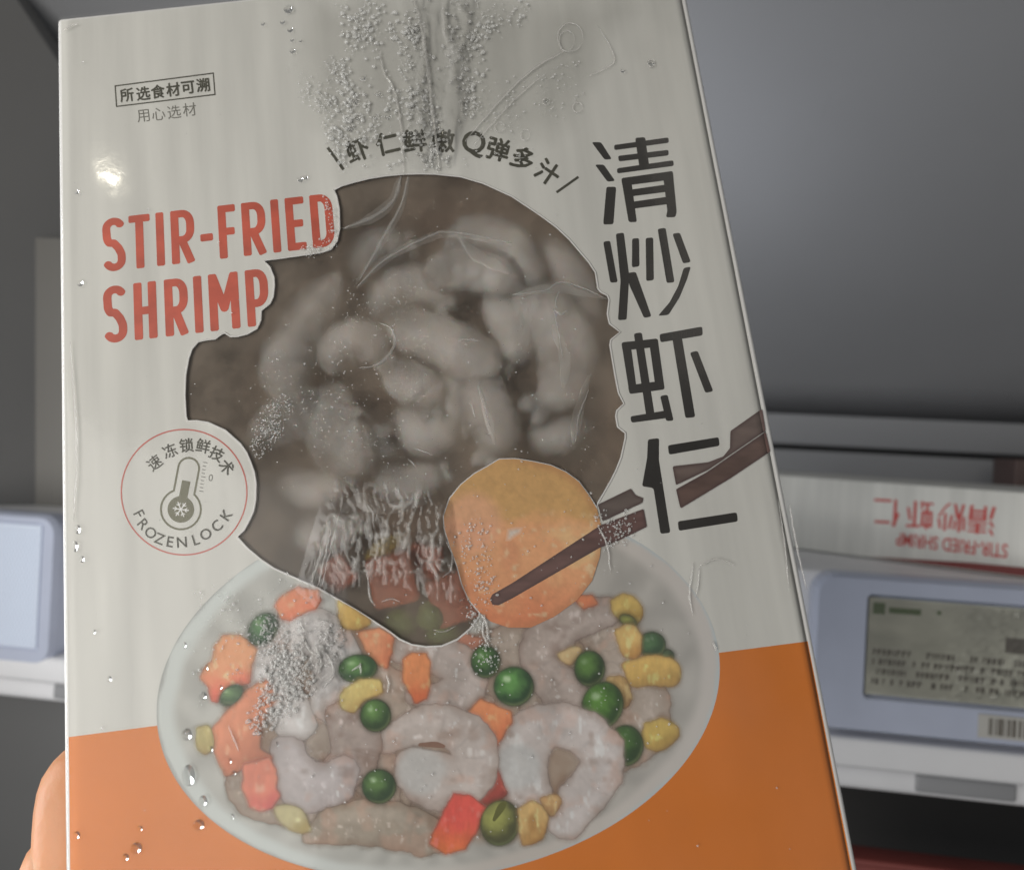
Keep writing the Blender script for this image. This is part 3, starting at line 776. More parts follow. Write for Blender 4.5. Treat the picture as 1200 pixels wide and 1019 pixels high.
# ------------------------------------------------------------------ clear film, frost, drops
def film_mat(name, frost=False, haze=0):
    m = bpy.data.materials.new(name); m.use_nodes = True
    N, L = m.node_tree.nodes, m.node_tree.links
    N.remove(N['Principled BSDF']); out = N['Material Output']
    tc = N.new('ShaderNodeTexCoord')
    tr = N.new('ShaderNodeBsdfTransparent'); gl = N.new('ShaderNodeBsdfGlossy')
    gl.inputs['Roughness'].default_value = .16 if frost else .09
    n = N.new('ShaderNodeTexNoise'); n.inputs['Scale'].default_value = 55; n.inputs['Detail'].default_value = 6
    bp = N.new('ShaderNodeBump'); bp.inputs['Strength'].default_value = .25; bp.inputs['Distance'].default_value = .0004
    fr = N.new('ShaderNodeFresnel'); fr.inputs['IOR'].default_value = 1.30
    L.new(tc.outputs['Object'], n.inputs['Vector']); L.new(n.outputs['Fac'], bp.inputs['Height'])
    L.new(bp.outputs[0], gl.inputs['Normal'])
    mx = N.new('ShaderNodeMixShader')
    L.new(fr.outputs[0], mx.inputs[0]); L.new(tr.outputs[0], mx.inputs[1]); L.new(gl.outputs[0], mx.inputs[2])
    if frost:
        df = N.new('ShaderNodeBsdfDiffuse'); df.inputs[0].default_value = (.78, .64, .51, 1)
        rf = N.new('ShaderNodeBsdfRefraction'); rf.inputs['Roughness'].default_value = .40; rf.inputs['IOR'].default_value = 1.42
        m1 = N.new('ShaderNodeMixShader'); m2 = N.new('ShaderNodeMixShader')
        n2 = N.new('ShaderNodeTexNoise'); n2.inputs['Scale'].default_value = 24; n2.inputs['Detail'].default_value = 9; n2.inputs['Roughness'].default_value = .68
        rg = N.new('ShaderNodeMapRange'); rg.inputs['From Min'].default_value = .40; rg.inputs['From Max'].default_value = .64
        rg.inputs['To Min'].default_value = .07; rg.inputs['To Max'].default_value = .28
        L.new(tc.outputs['Object'], n2.inputs['Vector']); L.new(n2.outputs['Fac'], rg.inputs[0])
        m1.inputs[0].default_value = .74
        L.new(mx.outputs[0], m1.inputs[1]); L.new(rf.outputs[0], m1.inputs[2])
        L.new(rg.outputs[0], m2.inputs[0]); L.new(m1.outputs[0], m2.inputs[1]); L.new(df.outputs[0], m2.inputs[2])
        L.new(m2.outputs[0], out.inputs[0])
    elif haze:
        df = N.new('ShaderNodeBsdfDiffuse'); df.inputs[0].default_value = (.8, .79, .76, 1)
        n3 = N.new('ShaderNodeTexNoise'); n3.inputs['Scale'].default_value = 16; n3.inputs['Detail'].default_value = 6
        rg = N.new('ShaderNodeMapRange'); rg.inputs['From Min'].default_value = .35; rg.inputs['From Max'].default_value = .75
        rg.inputs['To Min'].default_value = haze * .5; rg.inputs['To Max'].default_value = haze * 2
        m3 = N.new('ShaderNodeMixShader')
        L.new(tc.outputs['Object'], n3.inputs['Vector']); L.new(n3.outputs['Fac'], rg.inputs[0]); L.new(rg.outputs[0], m3.inputs[0])
        L.new(mx.outputs[0], m3.inputs[1]); L.new(df.outputs[0], m3.inputs[2]); L.new(m3.outputs[0], out.inputs[0])
    else:
        L.new(mx.outputs[0], out.inputs[0])
    return m
M_FILM = film_mat('clear wrap', haze=.025)
M_FROST = film_mat('frosted window film', True)
def window_film():
    hole = loc(WIN[:, 0], WIN[:, 1], -.0009)
    lo, hi = hole.min(0), hole.max(0)
    V = [(lo[0] - .004, lo[1] - .004, -.0009), (hi[0] + .004, lo[1] - .004, -.0009), (hi[0] + .004, hi[1] + .004, -.0009), (lo[0] - .004, hi[1] + .004, -.0009)]
    return link('window_film', mesh('window_film', V, [(0, 1, 2, 3)]), M_FROST, pack)
window_film()
ZW = .00075
def wrap():
    nx, ny = 150, 190
    xs = np.linspace(-HW - .0026, HW + .0021, nx); ys = np.linspace(.0005, PH + .001, ny)
    X, Y = np.meshgrid(xs, ys, indexing='ij')
    Z = ZW + .00026 * fbm(X * 60, Y * 9) + .00003 * fbm(X * 160, Y * 120)
    Z = np.maximum(Z, .00062)
    e = np.clip((X - (HW - .002)) / .0048, 0, 1); Z -= .0048 * e * e
    e = np.clip(((-HW + .0005) - X) / .0031, 0, 1); Z -= .0045 * e * e
    V = np.stack([X, Y, Z], -1).reshape(-1, 3)
    FF = [(i * ny + j, (i + 1) * ny + j, (i + 1) * ny + j + 1, i * ny + j + 1) for i in range(nx - 1) for j in range(ny - 1)]
    return link('clear_wrap', mesh('clear_wrap', V, FF), M_FILM, pack, True)
wrapo = wrap()

def drop_mat(name, tr_w, gloss_w, white):
    m = bpy.data.materials.new(name); m.use_nodes = True
    N, L = m.node_tree.nodes, m.node_tree.links
    N.remove(N['Principled BSDF']); out = N['Material Output']
    tr = N.new('ShaderNodeBsdfTransparent'); gl = N.new('ShaderNodeBsdfGlossy'); gl.inputs['Roughness'].default_value = .14
    df = N.new('ShaderNodeBsdfDiffuse'); df.inputs[0].default_value = (*white, 1)
    a = N.new('ShaderNodeMixShader'); b = N.new('ShaderNodeMixShader')
    a.inputs[0].default_value = gloss_w; b.inputs[0].default_value = tr_w
    L.new(df.outputs[0], a.inputs[1]); L.new(gl.outputs[0], a.inputs[2])
    L.new(a.outputs[0], b.inputs[1]); L.new(tr.outputs[0], b.inputs[2]); L.new(b.outputs[0], out.inputs[0])
    return m
M_MIST = drop_mat('fine condensation', .62, .22, (.96, .96, .94))
def rim_mix(m, lo, hi):
    N, L = m.node_tree.nodes, m.node_tree.links
    w = N.new('ShaderNodeLayerWeight'); w.inputs[0].default_value = .5
    r = N.new('ShaderNodeMapRange'); r.inputs['From Min'].default_value = .05; r.inputs['From Max'].default_value = .6
    r.inputs['To Min'].default_value = hi; r.inputs['To Max'].default_value = lo
    L.new(w.outputs['Facing'], r.inputs[0])
    x = [n for n in N if n.type == 'MIX_SHADER' and n.outputs[0].links[0].to_node.type == 'OUTPUT_MATERIAL'][0]
    L.new(r.outputs[0], x.inputs[0])
rim_mix(M_MIST, .42, .82)
M_CREASE = drop_mat('creased film', .74, .35, (.86, .84, .80))
def glass():
    m = bpy.data.materials.new('water bead'); m.use_nodes = True
    N, L = m.node_tree.nodes, m.node_tree.links
    N.remove(N['Principled BSDF']); out = N['Material Output']
    g = N.new('ShaderNodeBsdfGlass'); g.inputs['IOR'].default_value = 1.33; g.inputs['Roughness'].default_value = .02
    t = N.new('ShaderNodeBsdfTransparent'); x = N.new('ShaderNodeMixShader'); x.inputs[0].default_value = .45; w = N.new('ShaderNodeLayerWeight'); w.inputs[0].default_value = .5
    r = N.new('ShaderNodeMapRange'); r.inputs['From Min'].default_value = .1; r.inputs['From Max'].default_value = .55; r.inputs['To Min'].default_value = .95; r.inputs['To Max'].default_value = .36
    L.new(w.outputs['Facing'], r.inputs[0]); L.new(r.outputs[0], x.inputs[0])
    L.new(g.outputs[0], x.inputs[1]); L.new(t.outputs[0], x.inputs[2]); L.new(x.outputs[0], out.inputs[0])
    return m
M_WATER = glass()
def dome(px, py, r, h=.55, ax=1.0, rot=0.0, n=8, rings=3, z=ZW + .0002):
    c = loc(px, py, z); V = []; FF = []
    s = r * .00022
    ca, sa = math.cos(rot), math.sin(rot)
    for k in range(rings):
        a = math.pi / 2 * k / rings
        for j in range(n):
            q = 2 * math.pi * j / n
            u, v = s * math.cos(a) * math.cos(q), s * ax * math.cos(a) * math.sin(q)
            V.append((c[0] + u * ca - v * sa, c[1] + u * sa + v * ca, c[2] + s * h * math.sin(a)))
    V.append((c[0], c[1], c[2] + s * h))
    for k in range(rings - 1):
        for j in range(n):
            FF.append((k * n + j, k * n + (j + 1) % n, (k + 1) * n + (j + 1) % n, (k + 1) * n + j))
    for j in range(n): FF.append(((rings - 1) * n + j, (rings - 1) * n + (j + 1) % n, rings * n))
    FF.append(tuple(range(n - 1, -1, -1)))
    return V, FF
def scatter(n, region, r0, r1, dens=None, **k):
    out = []; tries = 0
    P = np.array(region); lo, hi = P.min(0), P.max(0); f, _ = sd_poly(P)
    while len(out) < n and tries < 60:
        tries += 1
        q = lo + rng.random((n * 2, 2)) * (hi - lo)
        d = f(q[:, 0], q[:, 1])
        ok = (d > 0) & (rng.random(len(q)) < np.clip(d / 18 + .1, 0, 1))
        if dens is not None: ok &= rng.random(len(q)) < dens(q[:, 0], q[:, 1])
        out += list(q[ok])
    out = out[:n]
    return [dome(x, y, r0 + (r1 - r0) * random.random() ** 3, h=.5 + .4 * random.random(), ax=.7 + .7 * random.random(), rot=random.random() * 3, n=8, rings=3, **k) for x, y in out]
mist = []
patchy = lambda x, y: np.clip(.5 + 1.6 * fbm(x / 22, y / 40), .03, 1)
mist += scatter(1500, [(392, 0), (402, 60), (370, 110), (380, 170), (405, 212), (470, 203), (530, 203), (520, 120), (505, 0)], .7, 3.1, patchy)
mist += scatter(260, [(330, 75), (400, 60), (420, 120), (395, 150), (350, 120)], .6, 1.5, patchy)
mist += scatter(420, [(512, 0), (640, 0), (620, 30), (570, 60), (580, 110), (540, 170), (520, 120)], .8, 3.0, patchy)
mist += scatter(260, [(520, 120), (590, 90), (680, 60), (690, 110), (620, 190), (540, 195)], .5, 1.6, lambda x, y: .25 * patchy(x, y))
mist += scatter(650, [(300, 800), (312, 760), (345, 745), (375, 770), (370, 810), (330, 850), (300, 868), (285, 850)], 1.0, 2.7)
mist += scatter(240, [(300, 720), (345, 715), (375, 735), (372, 772), (330, 770), (300, 790)], .8, 1.9, patchy)
mist += scatter(150, [(225, 690), (330, 660), (380, 700), (330, 760), (260, 830), (215, 830)], .6, 1.7, patchy)
mist += scatter(160, [(535, 690), (560, 700), (590, 740), (588, 790), (560, 790), (545, 740)], .7, 1.9)
mist += scatter(110, [(375, 225), (393, 240), (396, 290), (360, 305), (350, 290), (385, 275)], .7, 1.6)
mist += scatter(420, [(300, 400), (420, 300), (520, 330), (480, 560), (420, 560), (330, 480), (280, 500)], .4, 1.1, lambda x, y: .4 * patchy(x, y))
mist += scatter(420, [(285, 520), (310, 470), (312, 430), (330, 400), (352, 420), (345, 470), (330, 515), (300, 545)], .5, 1.2, patchy)
mist += scatter(260, [(470, 215), (560, 220), (700, 330), (715, 560), (520, 560), (420, 640), (300, 600), (300, 480)], .5, 1.2)
mist += scatter(330, [(240, 700), (500, 560), (700, 560), (820, 700), (800, 860), (640, 990), (440, 990), (300, 960)], .5, 1.5)
mist += scatter(120, [(690, 596), (745, 596), (752, 640), (700, 650)], .7, 1.9)
mist += scatter(160, [(540, 600), (580, 610), (590, 720), (552, 705), (528, 640)], .6, 1.8)
mist += scatter(150, [(365, 720), (410, 730), (400, 780), (370, 780)], .8, 2.2)
mist += scatter(90, [(80, 50), (780, 20), (940, 1010), (80, 1010)], .5, 1.5)
tag(link('condensation', mesh('condensation', *join(mist)), M_MIST, pack, True), kind='stuff')
# larger clear drops
beads = [(338, 11, 6.5, 1), (331, 26, 3.5, 1), (340, 35, 4, 1), (342, 47, 2.6, 1), (352, 48, 2.4, 1), (343, 60, 4, 1), (308, 28, 3, 1), (219, 860, 6, 1.1), (221, 908, 7.5, 1.55), (238, 938, 5, 1.2), (233, 966, 6.5, .9), (160, 993, 6.5, .9), (147, 1004, 4, 1), (90, 978, 4, 1), (164, 970, 3, 1), (238, 815, 4.5, 1), (91, 620, 3.5, 1.6), (88, 640, 3.5, 1.9), (96, 655, 3, 1.4),
         (763, 74, 5, .9), (730, 83, 3, 1), (640, 118, 3.5, 1), (416, 119, 5, .8), (425, 92, 4.5, 1), (443, 110, 4, 1), (420, 138, 4, 1), (440, 137, 4, 1), (455, 137, 4, 1), (411, 150, 5, 1), (487, 35, 6, .9), (568, 30, 3, 1), (90, 225, 3, 1), (94, 332, 4, 1), (352, 210, 4, 1), (358, 208, 3, 1), (128, 795, 3, 1), (110, 740, 2.5, 1)]
for k in range(9):
    beads.append((random.uniform(215, 330), random.uniform(690, 960), random.uniform(1.8, 3.0), random.uniform(.8, 1.5)))
for x, y, r, ax in beads:
    link('water_bead', mesh('water_bead', *dome(x, y, r, .42, ax, .1 * random.random(), 14, 4)), M_WATER, pack, True)
# creases, folds and strings of bubbles in the film
def crease(pts, r, z=ZW + .0002, flat=.7, n=5, wob=1.2):
    P = spline(pts, 6); k = len(P)
    x = P[:, 0] + wob * fbm(P[:, 1] / 6, P[:, 0] / 6); y = P[:, 1] + wob * fbm(P[:, 0] / 6 + 40, P[:, 1] / 6)
    Q = loc(x, y, z)
    w = np.sin(np.linspace(.12, math.pi - .12, k)) ** .5
    return tube_vf([tuple(p) for p in Q], [r * .00028 * v * (1 + .3 * random.uniform(-1, 1)) for v in w], n, flat)
def creaseset(L, **k):
    for P, r in L:
        link('film_crease', mesh('film_crease', *crease(P, r, **k)), M_CREASE, pack, True)
creaseset([([(484, -5), (492, 25), (500, 70), (507, 130), (515, 200)], 2.4), ([(445, 60), (450, 85), (462, 105), (470, 150), (473, 203)], 1.5)], flat=1.1)
creaseset([([(470, 206), (462, 232), (440, 252), (402, 268)], 2.6), ([(478, 206), (470, 240), (445, 285), (420, 330)], 1.6), ([(418, 336), (450, 305), (500, 278), (530, 272), (600, 285)], 1.3)], z=-.0005, flat=.4)
creaseset([([(445, 378), (458, 385), (462, 402), (454, 417), (440, 428), (420, 431)], 1.6), ([(660, 420), (650, 365), (655, 340)], 1.0), ([(690, 455), (678, 490), (674, 518)], 1.2), ([(540, 397), (562, 399)], 1.2), ([(550, 470), (558, 490)], 1.0), ([(486, 525), (508, 533)], .9), ([(478, 537), (488, 547)], .8), ([(648, 362), (658, 368), (664, 364)], 1.4), ([(560, 452), (575, 500)], .8), ([(600, 345), (640, 340), (660, 330), (712, 350)], 1.1)], z=-.0004)
creaseset([([(376, 640), (372, 660), (364, 684)], 1.4), ([(386, 628), (380, 655), (372, 688)], 1.6), ([(398, 600), (388, 640), (376, 690)], 1.2), ([(430, 590), (436, 600), (438, 620)], 1.2), ([(522, 632), (530, 650), (528, 668), (518, 676)], 1.5), ([(430, 670), (434, 700), (440, 710)], 1.4), ([(447, 704), (458, 702), (469, 705)], 1.2), ([(508, 737), (520, 740), (534, 733)], 1.0)], z=.0002)
def crinkle(poly, amp, sx, sy, seed, m):
    """a crumpled piece of the wrap: ridged folds that catch the lamps"""
    f, (lo, hi) = sd_poly(poly)
    nx, ny = int((hi[0] - lo[0]) / 1.6), int((hi[1] - lo[1]) / 1.6)
    X, Y = np.meshgrid(np.linspace(lo[0], hi[0], nx), np.linspace(lo[1], hi[1], ny), indexing='ij')
    D = f(X, Y)
    wx = X + 7 * fbm(X / 26 + seed, Y / 26); wy = Y + 7 * fbm(X / 26, Y / 26 + seed)
    R = (1 - np.abs(fbm(wx / sx + seed, wy / sy, 2))) ** 5 + .6 * (1 - np.abs(fbm(wx / sx * 2.1, wy / sy * 2.1 + seed, 2))) ** 6
    Z = ZW + .0003 + amp * R * sstep(0, 16, D)
    ids = -np.ones(X.shape, int); ok = D > 0; ids[ok] = np.arange(ok.sum())
    P = loc(X[ok], Y[ok], 0.0); P[:, 2] = Z[ok]
    FF = [(ids[i, j], ids[i, j + 1], ids[i + 1, j + 1], ids[i + 1, j]) for i in range(nx - 1) for j in range(ny - 1) if ok[i, j] and ok[i + 1, j] and ok[i + 1, j + 1] and ok[i, j + 1]]
    me = mesh('crinkled_film', P, FF)
    at = me.attributes.new('ridge', 'FLOAT', 'POINT')
    at.data.foreach_set('value', (sstep(.6, 1.3, R) * sstep(2, 26, D) * (.25 + .75 * sstep(-.3, .35, fbm(X / 30 + seed, Y / 30))))[ok].astype(np.float32))
    return link('crinkled_film', me, m, pack, True)
def ridge_film(name, k):
    """clear film that turns milky where it is folded sharply"""
    m = film_mat(name, haze=.001); N, L = m.node_tree.nodes, m.node_tree.links
    a = N.new('ShaderNodeAttribute'); a.attribute_name = 'ridge'
    mu = N.new('ShaderNodeMath'); mu.operation = 'MULTIPLY'; mu.inputs[1].default_value = k
    x = N['Material Output'].inputs[0].links[0].from_node
    L.new(a.outputs['Fac'], mu.inputs[0]); L.new(mu.outputs[0], x.inputs[0])
    return m
M_CRINK = ridge_film('crinkled wrap', .40)
M_CRINK.node_tree.nodes['Fresnel'].inputs['IOR'].default_value = 1.45
M_CRINK2 = ridge_film('clear crinkled wrap', .30)
crinkle([(345, 692), (372, 600), (396, 560), (450, 556), (505, 562), (530, 590), (538, 650), (552, 716), (520, 712), (470, 690), (410, 690), (370, 712)], .00038, 14, 34, 3, M_CRINK)
crinkle([(340, 720), (400, 715), (408, 760), (400, 812), (366, 820), (345, 780)], .0008, 13, 17, 5, M_CRINK2)
crinkle([(505, -10), (560, -10), (550, 120), (530, 200), (512, 202), (480, 203), (478, 100), (470, -10)], .0005, 22, 90, 7, M_CRINK2)
creaseset([([(562, 718), (570, 730), (572, 750)], 1.6), ([(568, 720), (566, 742), (574, 758)], 1.5), ([(452, 790), (456, 800), (454, 812)], 1.6), ([(412, 786), (424, 778)], 1.4), ([(422, 776), (423, 790)], 1.3), ([(353, 742), (362, 760), (372, 768)], 1.6), ([(350, 725), (358, 742)], 1.2), ([(370, 755), (376, 775), (372, 790)], 1.6), ([(378, 760), (388, 775), (390, 792), (378, 806)], 1.3), ([(268, 850), (275, 868), (280, 880)], 1.0)])
creaseset([([(812, 660), (808, 695), (812, 720)], 1.4), ([(820, 665), (816, 700)], 1.0), ([(820, 662), (842, 655), (862, 662)], 1.0), ([(925, 590), (934, 640), (945, 690)], 1.2), ([(912, 585), (920, 640), (925, 690)], .9), ([(700, 615), (712, 640), (715, 670)], 1.2), ([(835, 752), (840, 762)], 1.6), ([(690, 90), (720, 70), (700, 30)], .8), ([(545, 165), (580, 125), (620, 85), (660, 60)], 1.2), ([(555, 170), (600, 120), (640, 85)], .9), ([(82, 400), (90, 520), (86, 610)], .9), ([(74, 36), (84, 30), (92, 28)], 1.0)], flat=.4)

M_SMEAR = drop_mat('smeared film', .86, .2, (.86, .82, .76))
def smears(L):
    for P, r in L:
        Q = spline(P, 6); k = len(Q); t = np.gradient(Q, axis=0); t /= np.linalg.norm(t, axis=1)[:, None]
        n = np.stack([-t[:, 1], t[:, 0]], 1); w = r * np.sin(np.linspace(.1, math.pi - .1, k)) ** .6 * (1 + .5 * fbm(Q[:, 0] / 9, Q[:, 1] / 9))
        V = []
        for f in (-1, -.5, 0, .5, 1):
            p = Q + n * (w * f)[:, None]
            V.append(loc(p[:, 0], p[:, 1], -.0006 + .0003 * (1 - f * f)))
        V = np.concatenate(V); FF = [(a * k + i, a * k + i + 1, (a + 1) * k + i + 1, (a + 1) * k + i) for a in range(4) for i in range(k - 1)]
        link('film_smear', mesh('film_smear', V, FF), M_SMEAR, pack, True)
smears([([(468, 208), (460, 234), (438, 254), (404, 268)], 6), ([(480, 208), (470, 244), (444, 290), (418, 330)], 4), ([(418, 338), (452, 304), (500, 280), (534, 274), (600, 288)], 5), ([(536, 274), (560, 300), (600, 320)], 7), ([(600, 346), (650, 338), (710, 350)], 5), ([(648, 380), (662, 420), (660, 455)], 7), ([(560, 450), (572, 490), (580, 520)], 5), ([(400, 600), (420, 586), (450, 596), (500, 588)], 9), ([(386, 610), (378, 650), (368, 684)], 5), ([(440, 600), (452, 625), (448, 650)], 7), ([(690, 440), (676, 490), (672, 520)], 6)])
def ringc(cx, cy, rx, ry, r):
    return ([(cx + rx * math.cos(a), cy + ry * math.sin(a)) for a in np.linspace(.3, 2 * math.pi + .1, 12)], r)
creaseset([ringc(668, 44, 15, 17, .8), ringc(664, 48, 9, 12, .7), ringc(677, 126, 5.5, 6, .8), ringc(586, 149, 6, 6, .8), ringc(549, 122, 8, 6, .7), ringc(640, 119, 4, 4, .7), ringc(616, 158, 5, 6, .6), ringc(418, 120, 5, 4, .9), ringc(763, 74, 4, 4, .8)], flat=.4)

# ------------------------------------------------------------------ what lies behind the window
M_SHRIMP = mat('frozen shrimp', (.66, .63, .60), .4, noise=(75, .75, (1, 1, 1)), bump=(260, .45, .0010))
M_SHRIMP.node_tree.nodes['Principled BSDF'].inputs['Subsurface Weight'].default_value = .25
M_SHRIMP.node_tree.nodes['Principled BSDF'].inputs['Subsurface Scale'].default_value = .004
def frozen_shrimp(pts, rad, z, label, group=None):
    """a peeled shrimp: tapered curled body with segments, tail fan at one end"""
    z = min(z, -.0030 - max(rad) * .00029 * .9)
    t = thing('frozen_shrimp', label, 'shrimp', PM @ Matrix.Translation(Vector(loc(*pts[0], z).tolist())), group)
    o = np.array(loc(*pts[0], z))
    P = spline([(*p, r) for p, r in zip(pts, rad)], 12)
    n = len(P); L = []
    Rr = []
    for i in range(n):
        q = loc(P[i, 0], P[i, 1], z) - o
        q[2] -= .002 * abs(math.sin(i / n * 3 + len(label)))
        L.append(tuple(q))
        s = i / (n - 1)
        end = min(1, math.sqrt(max(.02, min(s, 1 - s) * 7)))
        Rr.append(P[i, 2] * .00026 * end * (1 + .08 * abs(math.sin(s * math.pi * 6))))
    V, FF = tube_vf(L, Rr, 12, .85)
    V = [v + (v - Vector(L[min(k // 12, n - 1)])) * .14 * float(fbm(v.x * 90 + len(label), v.y * 90 + v.z * 50)) for k, v in enumerate(V)]
    lim = -.0034 - z
    for v in V:
        if v.z > lim - .003: v.z = lim - .003 * math.exp(-(v.z - lim + .003) / .003)
    b = link('body', mesh('body', V, FF), M_SHRIMP, t, True)
    a = Vector(L[-1]); d = (Vector(L[-1]) - Vector(L[-3])).normalized()
    s = d.cross(Vector((0, 0, 1))).normalized()
    r = Rr[n // 2] * .7
    parts = []
    for k in (-1, 1):
        parts.append(tube_vf([a - d * r * .9, a + d * r * .1 + s * k * r * .35, a + d * r * .6 + s * k * r * .55], [r * .3, r * .45, r * .2], 8, .5))
    link('tail', mesh('tail', *[([Vector((v.x, v.y, min(v.z, lim))) for v in q] if i == 0 else q) for i, q in enumerate(join(parts))]), M_SHRIMP, t, True)
    return t
FS = [([(446, 384), (480, 388), (525, 404), (560, 428), (575, 455)], [16, 26, 30, 26, 14], -.006, 'beige plump frozen shrimp lying slantwise in the middle of the carton window'),
      ([(388, 440), (396, 410), (426, 402), (450, 424)], [14, 23, 25, 16], -.010, 'pale rounded frozen shrimp just left of the beige slanting one in the window'),
      ([(400, 322), (372, 360), (348, 400), (340, 440), (356, 474)], [12, 24, 30, 30, 18], -.0065, 'whitish frost-coated frozen shrimp under the word SHRIMP in the window'),
      ([(390, 470), (352, 484), (318, 506), (290, 528)], [16, 27, 22, 8], -.007, 'long pale frozen shrimp pointing at the round seal in the window'),
      ([(402, 450), (390, 488), (412, 522), (446, 518)], [18, 34, 36, 22], -.007, 'big bright rounded frozen shrimp low in the left half of the window'),
      ([(448, 438), (474, 446), (498, 460), (506, 484)], [14, 24, 22, 12], -.012, 'small frost-speckled frozen shrimp below the beige slanting one in the window'),
      ([(548, 446), (566, 470), (580, 505), (570, 538)], [16, 27, 27, 14], -.008, 'upright greyish frozen shrimp above the orange printed shrimp in the window'),
      ([(600, 350), (640, 366), (664, 410), (656, 454), (628, 480)], [16, 30, 35, 28, 14], -.008, 'broad greyish frozen shrimp hanging down the right half of the window'),
      ([(492, 340), (530, 318), (575, 322), (614, 344)], [14, 25, 25, 14], -.010, 'flat-lying frozen shrimp above the beige slanting one in the window'),
      ([(438, 376), (460, 348), (496, 340), (522, 360)], [14, 24, 24, 14], -.015, 'dim grey frozen shrimp tucked left of centre behind the flat-lying one'),
      ([(518, 302), (552, 280), (592, 290), (616, 322), (612, 352)], [12, 23, 27, 23, 12], -.014, 'curled frozen shrimp highest in the pile behind the window'),
      ([(568, 350), (592, 372), (604, 404), (590, 430)], [14, 25, 25, 14], -.015, 'short frozen shrimp between the beige slanting and the broad right one'),
      ([(628, 288), (664, 318), (682, 362), (672, 402)], [12, 23, 25, 14], -.018, 'dim frozen shrimp at the upper right rim of the window')]
for P, r, z, lb in FS: frozen_shrimp(P, r, z, lb, 'frozen shrimps behind the window')
DEEP = ['dim frozen shrimp in the gap between the big rounded one and the orange printed shrimp', 'dim frozen shrimp under the lower end of the beige slanting one',
        'dim frozen shrimp at the upper left of the pile, beside the letter D', 'dim frozen shrimp just above the crinkled film low in the window', 'dim frozen shrimp low on the right, above the printed chopsticks',
        'dim frozen shrimp low on the left, beside the round seal', 'dim frozen shrimp at the lower left window edge, just above the bowl']
for k, (P, r) in enumerate([([(470, 480), (500, 510), (540, 500)], [18, 28, 18]), ([(500, 430), (530, 470), (520, 500)], [18, 28, 18]), ([(420, 330), (440, 300), (480, 290)], [14, 24, 16]), ([(440, 560), (480, 570), (520, 555)], [18, 22, 16]), ([(620, 500), (650, 515), (680, 500)], [16, 22, 16]), ([(330, 560), (370, 575), (410, 560)], [16, 22, 16]), ([(350, 620), (380, 630), (420, 615)], [16, 22, 16])]):
    frozen_shrimp(P, r, -.019, DEEP[k], 'frozen shrimps behind the window')
M_VEGR = mat('frozen carrot', (.62, .15, .07), .5, noise=(60, .25, (1, 1, 1)))
M_VEGG = mat('frozen pea', (.17, .25, .06), .5, noise=(60, .25, (1, 1, 1)))
M_VEGY = mat('frozen corn', (.55, .40, .10), .5, noise=(60, .25, (1, 1, 1)))
def dice(px, py, r, z, label, rot):
    c = Vector(loc(px, py, z).tolist()); s = r * .00023
    o = bevelled('carrot_cube', box_vf(-s, s, -s * 1.1, s * 1.1, -s * .8, s * .8), s * .22, M_VEGR)
    o.matrix_world = PM @ Matrix.Translation(c) @ Matrix.Rotation(rot, 4, 'Z') @ Matrix.Rotation(.2, 4, 'X')
    return tag(o, label, 'carrot piece', 'vegetables behind the window')
dice(462, 678, 27, -.0085, 'wide red carrot cube seen through film at the bottom of the window', .1)
dice(531, 700, 26, -.0085, 'red carrot cube against the right edge at the bottom of the window', .2)
dice(500, 660, 20, -.014, 'dull red carrot cube tucked between the two bigger carrot cubes in the window', -.3)
dice(398, 672, 17, -.010, 'dark reddish carrot cube at the lower left edge of the window', .5)
def ball_thing(name, px, py, rx, ry, z, m, label, cat, rot=0):
    c = Vector(loc(px, py, z).tolist()); s = .00023
    me = bpy.data.meshes.new(name); b = bmesh.new()
    bmesh.ops.create_uvsphere(b, u_segments=20, v_segments=12, radius=1)
    for v in b.verts:
        v.co.x *= rx * s * (1 + .04 * math.sin(3 * v.co.y + px)); v.co.y *= ry * s * (1 - .12 * max(0, -v.co.y)); v.co.z *= min(rx, ry) * s
    b.to_mesh(me); b.free()
    o = link(name, me, m, None, True); o.matrix_world = PM @ Matrix.Translation(c) @ Matrix.Rotation(rot, 4, 'Z')
    return tag(o, label, cat, 'vegetables behind the window')
ball_thing('green_pea', 506, 722, 17, 19, -.0065, M_VEGG, 'light green pea under the red carrot cubes in the window', 'pea')
ball_thing('green_pea', 470, 733, 21, 20, -.0075, M_VEGG, 'dark green pea at the lowest left curve of the window', 'pea')
ball_thing('green_pea', 520, 744, 22, 18, -.009, M_VEGG, 'dark green pea at the lowest right curve of the window', 'pea')
ball_thing('corn_kernel', 452, 644, 26, 13, -.0095, M_VEGY, 'yellow corn kernel above the wide red carrot cube in the window', 'corn', .5)

